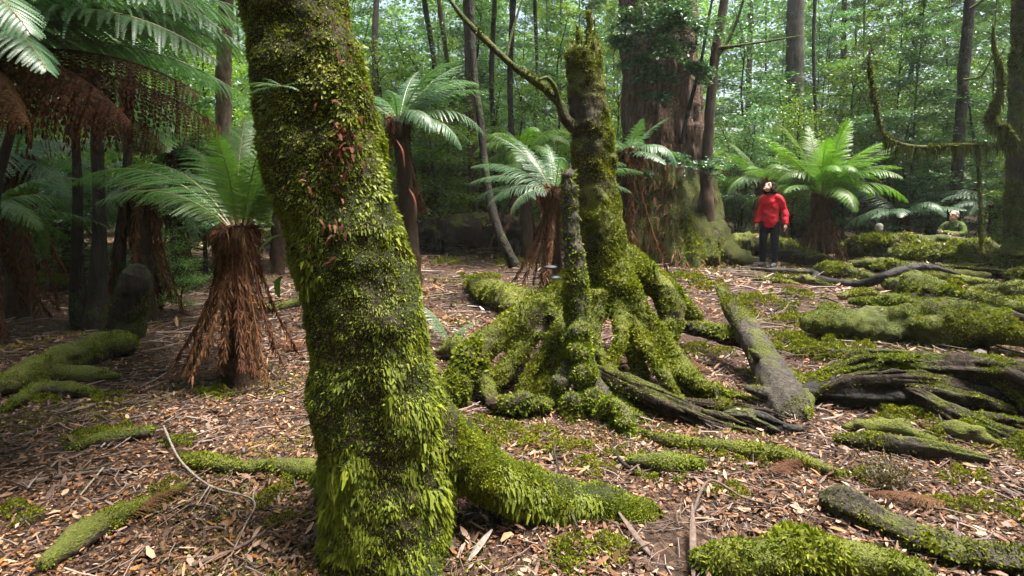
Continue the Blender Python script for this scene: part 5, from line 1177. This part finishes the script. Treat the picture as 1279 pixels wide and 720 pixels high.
# small brownish bush on the litter at right
def bush():
    r = np.random.default_rng(91); g = gp(1112, 612); mb = MB()
    for i in range(40):
        a = r.uniform(0, 6.28); e = g + np.array([math.cos(a) * .17, math.sin(a) * .12, .0]) * r.uniform(.3, 1.2) + [0, 0, r.uniform(.06, .19)]
        v, f = tube([g, (g + e) / 2 + r.normal(size=3) * .02, e], [.003, .002, .001], 3, 4, caps=False); mb.add(v, f, 0)
        m = 45; P = g + (e - g) * r.uniform(.3, 1.05, m)[:, None] + r.normal(size=(m, 3)) * .014; D = unit(r.normal(size=(m, 3)) + [0, 0, .4]); S = unit(np.cross(D, r.normal(size=(m, 3)))); v, f = blades(P, D, S, .012 * r.uniform(.6, 1.5, m), .008); mb.add(v, f, 1)
    V, F = mb.get(); o = add('low_bush', V, F, [M['twig'], leaf_mat('bush_leaf', [(0, (.03, .025, .012)), (.5, (.075, .055, .02)), (.8, (.09, .09, .02)), (1, (.16, .09, .03))], .2, objvar=0)], origin=g, smooth=False, midx=mb.midx())
    tag(o, 'small brownish low bush on the litter below the rotten logs', 'bush')
bush()
litter()
# ------------------------------------------------------------------ people
def capsule(mb, pts, rs, seg=12, n=None):
    mb.add(*tube(np.array(pts, float), np.array(rs, float), seg, n or len(pts) * 5))
def hand(mb, w, d, side, up):
    """w wrist, d direction of the fingers, side towards the thumb, up back of the hand"""
    w = np.array(w, float); d = unit(np.array(d, float)); side = unit(np.array(side, float)); up = unit(np.cross(side, d)) * (1 if up >= 0 else -1)
    capsule(mb, [w, w + d * .04, w + d * .085], [.024, .033, .03])
    for k, (o, l) in enumerate(((.028, .065), (.01, .075), (-.01, .07), (-.028, .055))):
        b = w + d * .08 + side * o; capsule(mb, [b - d * .03, b + d * l * .5 - up * .004, b + d * l - up * .022], [.0095, .009, .007], 8)
    b = w + d * .03 + side * .025; capsule(mb, [b, b + side * .025 + d * .025, b + side * .03 + d * .06 - up * .01], [.013, .011, .008], 8)
def head(mb, c, R):
    """head facing local -Y before rotation R (3x3)"""
    def T(v): return np.asarray(v) @ R.T + c
    def el(cc, r, nu=18, nv=12):
        v, f = ellipsoid(cc, r, None, nu, nv); mb.add(T(v), f)
    el((0, .012, .02), (.074, .094, .095)); el((0, -.025, -.05), (.056, .066, .062)); el((0, -.093, -.012), (.013, .02, .026)); el((0, -.085, -.068), (.025, .016, .009)); el((0, -.075, -.1), (.026, .02, .018))
    for s in (-1, 1): el((s * .076, .015, -.01), (.012, .022, .033)); el((s * .032, -.078, .036), (.028, .012, .01))
def face(parent, c, R, base):
    def T(v): return np.asarray(v) @ R.T + c
    for s in (-1, 1):
        v, f = ellipsoid((s * .032, -.083, .016), (.013, .008, .008), None, 10, 8); add('eye', T(v), f, M['eye'], parent)
    v, f = ellipsoid((0, -.098, -.068), (.024, .006, .007), None, 10, 8); add('mouth', T(v), f, M['lip'], parent)
def place(V, loc, yaw, k=1.0):
    c, s = math.cos(yaw), math.sin(yaw); return (np.asarray(V) * k) @ np.array([[c, s, 0], [-s, c, 0], [0, 0, 1]]) + loc
class Fig:
    def __init__(s, loc, yaw, label, k=1.0):
        s.k = k; s.loc, s.yaw = np.asarray(loc, float), yaw; s.label = label; s.root = None
    def put(s, name, mb, mat, voxel=None, sm=2, disp=None):
        V, F = mb.get()
        if voxel: V, F = remesh(V, F, voxel, sm)
        if disp: V = displace(V, F, disp, 3)
        V = place(V, s.loc, s.yaw, s.k)
        if s.root is None:
            s.root = add(name, V, F, M[mat], origin=s.loc); tag(s.root, s.label, 'person'); return s.root
        return add(name, V, F, M[mat], s.root)
    def faceparts(s, c, R):
        Ry = np.array([[math.cos(s.yaw), -math.sin(s.yaw), 0], [math.sin(s.yaw), math.cos(s.yaw), 0], [0, 0, 1]])
        face(s.root, Ry @ np.asarray(c) * s.k + s.loc, Ry @ R * s.k, s.loc)
E3 = lambda x, y, z: np.array(Euler((x, y, z)).to_matrix())

# woman in red looking up
g = gp(960, 334)
f = Fig(g, rad(-40), 'person in a red jacket and dark trousers standing and gazing up at the giant tree', 1.1)
HC = np.array([-.03, .0, 1.56]); HR = E3(rad(-38), 0, rad(-32))
mb = MB(); head(mb, HC, HR)
capsule(mb, [(0, .03, 1.36), (-.005, .02, 1.44), (-.02, .015, 1.52)], [.065, .05, .052])
capsule(mb, [(0, 0, .9), (0, .01, 1.1), (0, .01, 1.3), (0, .02, 1.38)], [.09, .085, .085, .06], 16)
SHD = [(-.14, .02, 1.34), (.14, .02, 1.34)]; ELB = [(-.225, .05, 1.1), (.245, .06, 1.1)]; WR = [(-.235, -.03, .87), (.285, -.02, .86)]
for i, sx in enumerate((-1, 1)):
    capsule(mb, [(0, .02, 1.34), SHD[i], ELB[i], WR[i]], [.07, .052, .04, .026]); hand(mb, WR[i], (sx * .05, -.15, -1), (0, -1, -.1), 1)
HIP = [(-.085, 0, .9), (.085, 0, .9)]; KN = [(-.105, -.05, .5), (.095, -.02, .5)]; AN = [(-.125, .03, .1), (.105, .0, .1)]
for i in (0, 1):
    capsule(mb, [HIP[i], KN[i], AN[i]], [.065, .042, .032]); capsule(mb, [AN[i], np.array(AN[i]) + [0, -.06, -.05], np.array(AN[i]) + [-.01, -.15, -.07]], [.035, .034, .02])
f.put('person', mb, 'skin', .007, 2)
f.faceparts(HC, HR)
mb = MB(); capsule(mb, [(0, .0, .79), (0, .0, .9), (0, 0, 1.02), (0, .005, 1.18), (0, .015, 1.3), (0, .02, 1.38), (-.005, .02, 1.44)], [.15, .158, .148, .142, .135, .092, .07], 24)
v, ff = mb.get(); v = v * np.array([1.08, .72, 1]); mb = MB(); mb.add(v, ff)
for i in (0, 1): capsule(mb, [(0, .02, 1.33), SHD[i], ELB[i], np.array(WR[i]) + [0, 0, -.01]], [.07, .068, .062, .052], 16, 30)
f.put('jacket', mb, 'red', .01, 2, [(7, .02), (16, .014)])
mb = MB(); v, ff = ellipsoid((0, 0, .87), (.13, .085, .1)); mb.add(v, ff)
for i in (0, 1): capsule(mb, [HIP[i], (np.array(HIP[i]) + KN[i]) / 2, KN[i], (np.array(KN[i]) + AN[i]) / 2 + [0, .01, 0], AN[i]], [.088, .086, .072, .066, .056], 16)
f.put('trousers', mb, 'navy', .011, 2, [(12, .008)])
for i in (0, 1):
    mb = MB(); a = np.array(AN[i]); capsule(mb, [a + [0, 0, .05], a + [0, 0, -.02]], [.052, .056]); capsule(mb, [a + [0, .04, -.055], a + [0, -.05, -.05], a + [-.01, -.13, -.062], a + [-.01, -.17, -.07]], [.046, .05, .043, .028], 14)
    f.put('boot', mb, 'sole', .009, 2)
mb = MB(); T = lambda v: np.asarray(v) @ HR.T + HC
v, ff = ellipsoid((0, .03, .05), (.092, .098, .09)); mb.add(T(v), ff); v, ff = ellipsoid((0, .07, -.02), (.09, .06, .1)); mb.add(T(v), ff)
for sx in (-1, 1): capsule(mb, [T((sx * .078, .02, .03)), T((sx * .085, .04, -.05)), (sx * .095, .06, 1.42), (sx * .1 + .01, -.03 if sx > 0 else .07, 1.28)], [.034, .04, .045, .018])
capsule(mb, [T((0, .09, .0)), (0, .12, 1.45), (.02, .12, 1.32)], [.06, .07, .03])
f.put('hair', mb, 'hair_brown', .009, 1, [(40, .003)])
mb = MB(); v, ff = ellipsoid((-.004, .0, 1.42), (.05, .055, .03)); mb.add(v, ff); f.put('collar', mb, 'black')

# seated person in olive green, arms folded
g = gat(1192, 13.05); zt = at(1192, 262, 13.05)[2]; g[2] = zt - 1.27
f = Fig(g, rad(-62), 'grey-haired person in an olive green jacket sitting with folded arms behind a log')
HC = np.array([0, -.02, 1.13]); HR = E3(rad(-8), 0, rad(-12))
mb = MB(); head(mb, HC, HR); capsule(mb, [(0, .02, .92), (0, .0, 1.0), (0, .0, 1.08)], [.07, .055, .055]); capsule(mb, [(0, .03, .45), (0, .03, .7), (0, .02, .95)], [.1, .1, .07], 16)
SHD = [(-.15, .02, .92), (.15, .02, .92)]; ELB = [(-.22, -.1, .72), (.22, -.1, .72)]; WR = [(.08, -.26, .7), (-.08, -.24, .74)]
for i, sx in enumerate((-1, 1)):
    capsule(mb, [(0, .02, .92), SHD[i], ELB[i], WR[i]], [.07, .055, .042, .028]); hand(mb, WR[i], (-sx, .15, .1), (0, -.2, 1), 1)
HIP = [(-.1, .02, .48), (.1, .02, .48)]; KN = [(-.13, -.42, .5), (.13, -.42, .5)]; AN = [(-.13, -.4, .1), (.13, -.4, .1)]
for i in (0, 1): capsule(mb, [HIP[i], KN[i], AN[i]], [.085, .055, .036]); capsule(mb, [AN[i], np.array(AN[i]) + [0, -.06, -.05], np.array(AN[i]) + [0, -.15, -.07]], [.035, .034, .02])
f.put('person', mb, 'skin', .008, 2); f.faceparts(HC, HR)
mb = MB(); capsule(mb, [(0, .02, .42), (0, .03, .6), (0, .03, .8), (0, .03, .94), (0, .03, 1.02)], [.16, .155, .15, .11, .08], 24); v, ff = mb.get(); v = v * [1.05, .8, 1]; mb = MB(); mb.add(v, ff)
for i in (0, 1): capsule(mb, [(0, .03, .9), SHD[i], ELB[i], WR[i]], [.075, .072, .066, .052], 16, 30)
f.put('jacket', mb, 'green', .011, 2, [(7, .02), (16, .014)])
mb = MB(); v, ff = ellipsoid((0, .02, .46), (.17, .14, .1)); mb.add(v, ff)
for i in (0, 1): capsule(mb, [HIP[i], KN[i], AN[i]], [.105, .075, .06], 14)
f.put('trousers', mb, 'navy', .013, 2)
mb = MB(); T = lambda v: np.asarray(v) @ HR.T + HC; v, ff = ellipsoid((0, .03, .045), (.083, .09, .082)); mb.add(T(v), ff); v, ff = ellipsoid((0, .075, -.01), (.068, .045, .08)); mb.add(T(v), ff); f.put('hair', mb, 'hair_grey', .01, 1, [(40, .006)])
for i in (0, 1):
    mb = MB(); a = np.array(AN[i]); capsule(mb, [a + [0, .04, -.05], a + [0, -.05, -.05], a + [0, -.17, -.065]], [.048, .05, .03], 14); f.put('boot', mb, 'black', .01, 2)
# backpack on the back: a thing of its own
bk = Fig(f.loc, f.yaw, ''); mb = MB(); v, ff = ellipsoid((0, .27, .72), (.14, .09, .22)); mb.add(v, ff); v, ff = ellipsoid((0, .33, .64), (.1, .06, .12)); mb.add(v, ff)
V, F = remesh(*mb.get(), .012, 2); V = place(V, f.loc, f.yaw); o = add('backpack', V, F, M['orange'], origin=place([[0, .27, .5]], f.loc, f.yaw)[0]); tag(o, 'orange backpack worn by the seated person in green', 'backpack')
for sx in (-1, 1):
    mb = MB(); capsule(mb, [(sx * .09, .28, .84), (sx * .1, .13, .94), (sx * .1, .01, .965), (sx * .11, -.1, .86)], [.016, .02, .02, .016], 8); V, F = mb.get(); add('strap', place(V, f.loc, f.yaw), F, M['black'], o)
mb = MB(); capsule(mb, [(0, .36, .92), (0, .4, .7), (0, .36, .52)], [.02, .024, .02], 8); V, F = mb.get(); add('black_panel', place(V, f.loc, f.yaw), F, M['black'], o)

# white-haired person, only the head shows
g = gat(1099, 14.0); zt = at(1099, 279, 14.0)[2]; g[2] = zt - .86
f = Fig(g, rad(150), 'white-haired person in blue sitting low behind the mossy logs, only the head showing')
HC = np.array([0, -.02, .73]); HR = E3(rad(6), 0, 0)
mb = MB(); head(mb, HC, HR); capsule(mb, [(0, .02, .5), (0, 0, .6), (0, 0, .68)], [.07, .055, .055]); capsule(mb, [(0, .06, .08), (0, .05, .3), (0, .02, .54)], [.1, .1, .07], 16)
SHD = [(-.18, .02, .52), (.18, .02, .52)]; ELB = [(-.24, -.1, .28), (.24, -.1, .28)]; WR = [(-.12, -.32, .3), (.12, -.32, .3)]
for i, sx in enumerate((-1, 1)):
    capsule(mb, [(0, .02, .5), SHD[i], ELB[i], WR[i]], [.07, .055, .042, .028]); hand(mb, WR[i], (-sx * .6, -.8, 0), (-sx, 0, .5), 1)
    capsule(mb, [(sx * .1, .04, .1), (sx * .16, -.4, .28), (sx * .14, -.62, .08)], [.085, .055, .036])
f.put('person', mb, 'skin', .009, 2); f.faceparts(HC, HR)
mb = MB(); capsule(mb, [(0, .06, .04), (0, .05, .2), (0, .04, .4), (0, .03, .53), (0, .03, .6)], [.18, .175, .18, .13, .09], 24); v, ff = mb.get(); v = v * [1.08, .8, 1]; mb = MB(); mb.add(v, ff)
for i in (0, 1): capsule(mb, [(0, .03, .5), SHD[i], ELB[i], WR[i]], [.09, .09, .075, .058], 16, 30)
f.put('jacket', mb, 'blue', .013, 2, [(9, .012)])
mb = MB()
for sx in (-1, 1): capsule(mb, [(sx * .1, .04, .1), (sx * .16, -.4, .28), (sx * .14, -.62, .08)], [.11, .075, .06], 14)
f.put('trousers', mb, 'navy', .014, 2)
mb = MB(); T = lambda v: np.asarray(v) @ HR.T + HC; v, ff = ellipsoid((0, .028, .045), (.09, .095, .086)); mb.add(T(v), ff); v, ff = ellipsoid((0, .07, -.02), (.075, .05, .09)); mb.add(T(v), ff); f.put('hair', mb, 'hair_white', .01, 1, [(45, .009)])
for sx in (-1, 1):
    mb = MB(); capsule(mb, [(sx * .14, -.6, .06), (sx * .14, -.72, .05), (sx * .15, -.8, .05)], [.05, .05, .03], 14); f.put('boot', mb, 'black', .01, 2)
# ------------------------------------------------------------------ air
def haze():
    m = bpy.data.materials.new('air'); m.use_nodes = True; t = m.node_tree; t.nodes.clear(); o = t.nodes.new('ShaderNodeOutputMaterial')
    v = t.nodes.new('ShaderNodeVolumePrincipled'); v.inputs['Color'].default_value = (.93, 1, .96, 1); v.inputs['Density'].default_value = HAZE; v.inputs['Anisotropy'].default_value = .2
    t.links.new(v.outputs[0], o.inputs['Volume'])
    x, y0, y1, z0, z1 = 160, -160, 165, -3, 45
    V = [(sx * x, y, z) for z in (z0, z1) for y in (y0, y1) for sx in (-1, 1)]
    F = [(0, 2, 3, 1), (4, 5, 7, 6), (0, 1, 5, 4), (2, 6, 7, 3), (0, 4, 6, 2), (1, 3, 7, 5)]
    tag(add('haze', np.array(V, float), np.array(F), m, smooth=False), kind='stuff')
if HAZE > 0: haze()
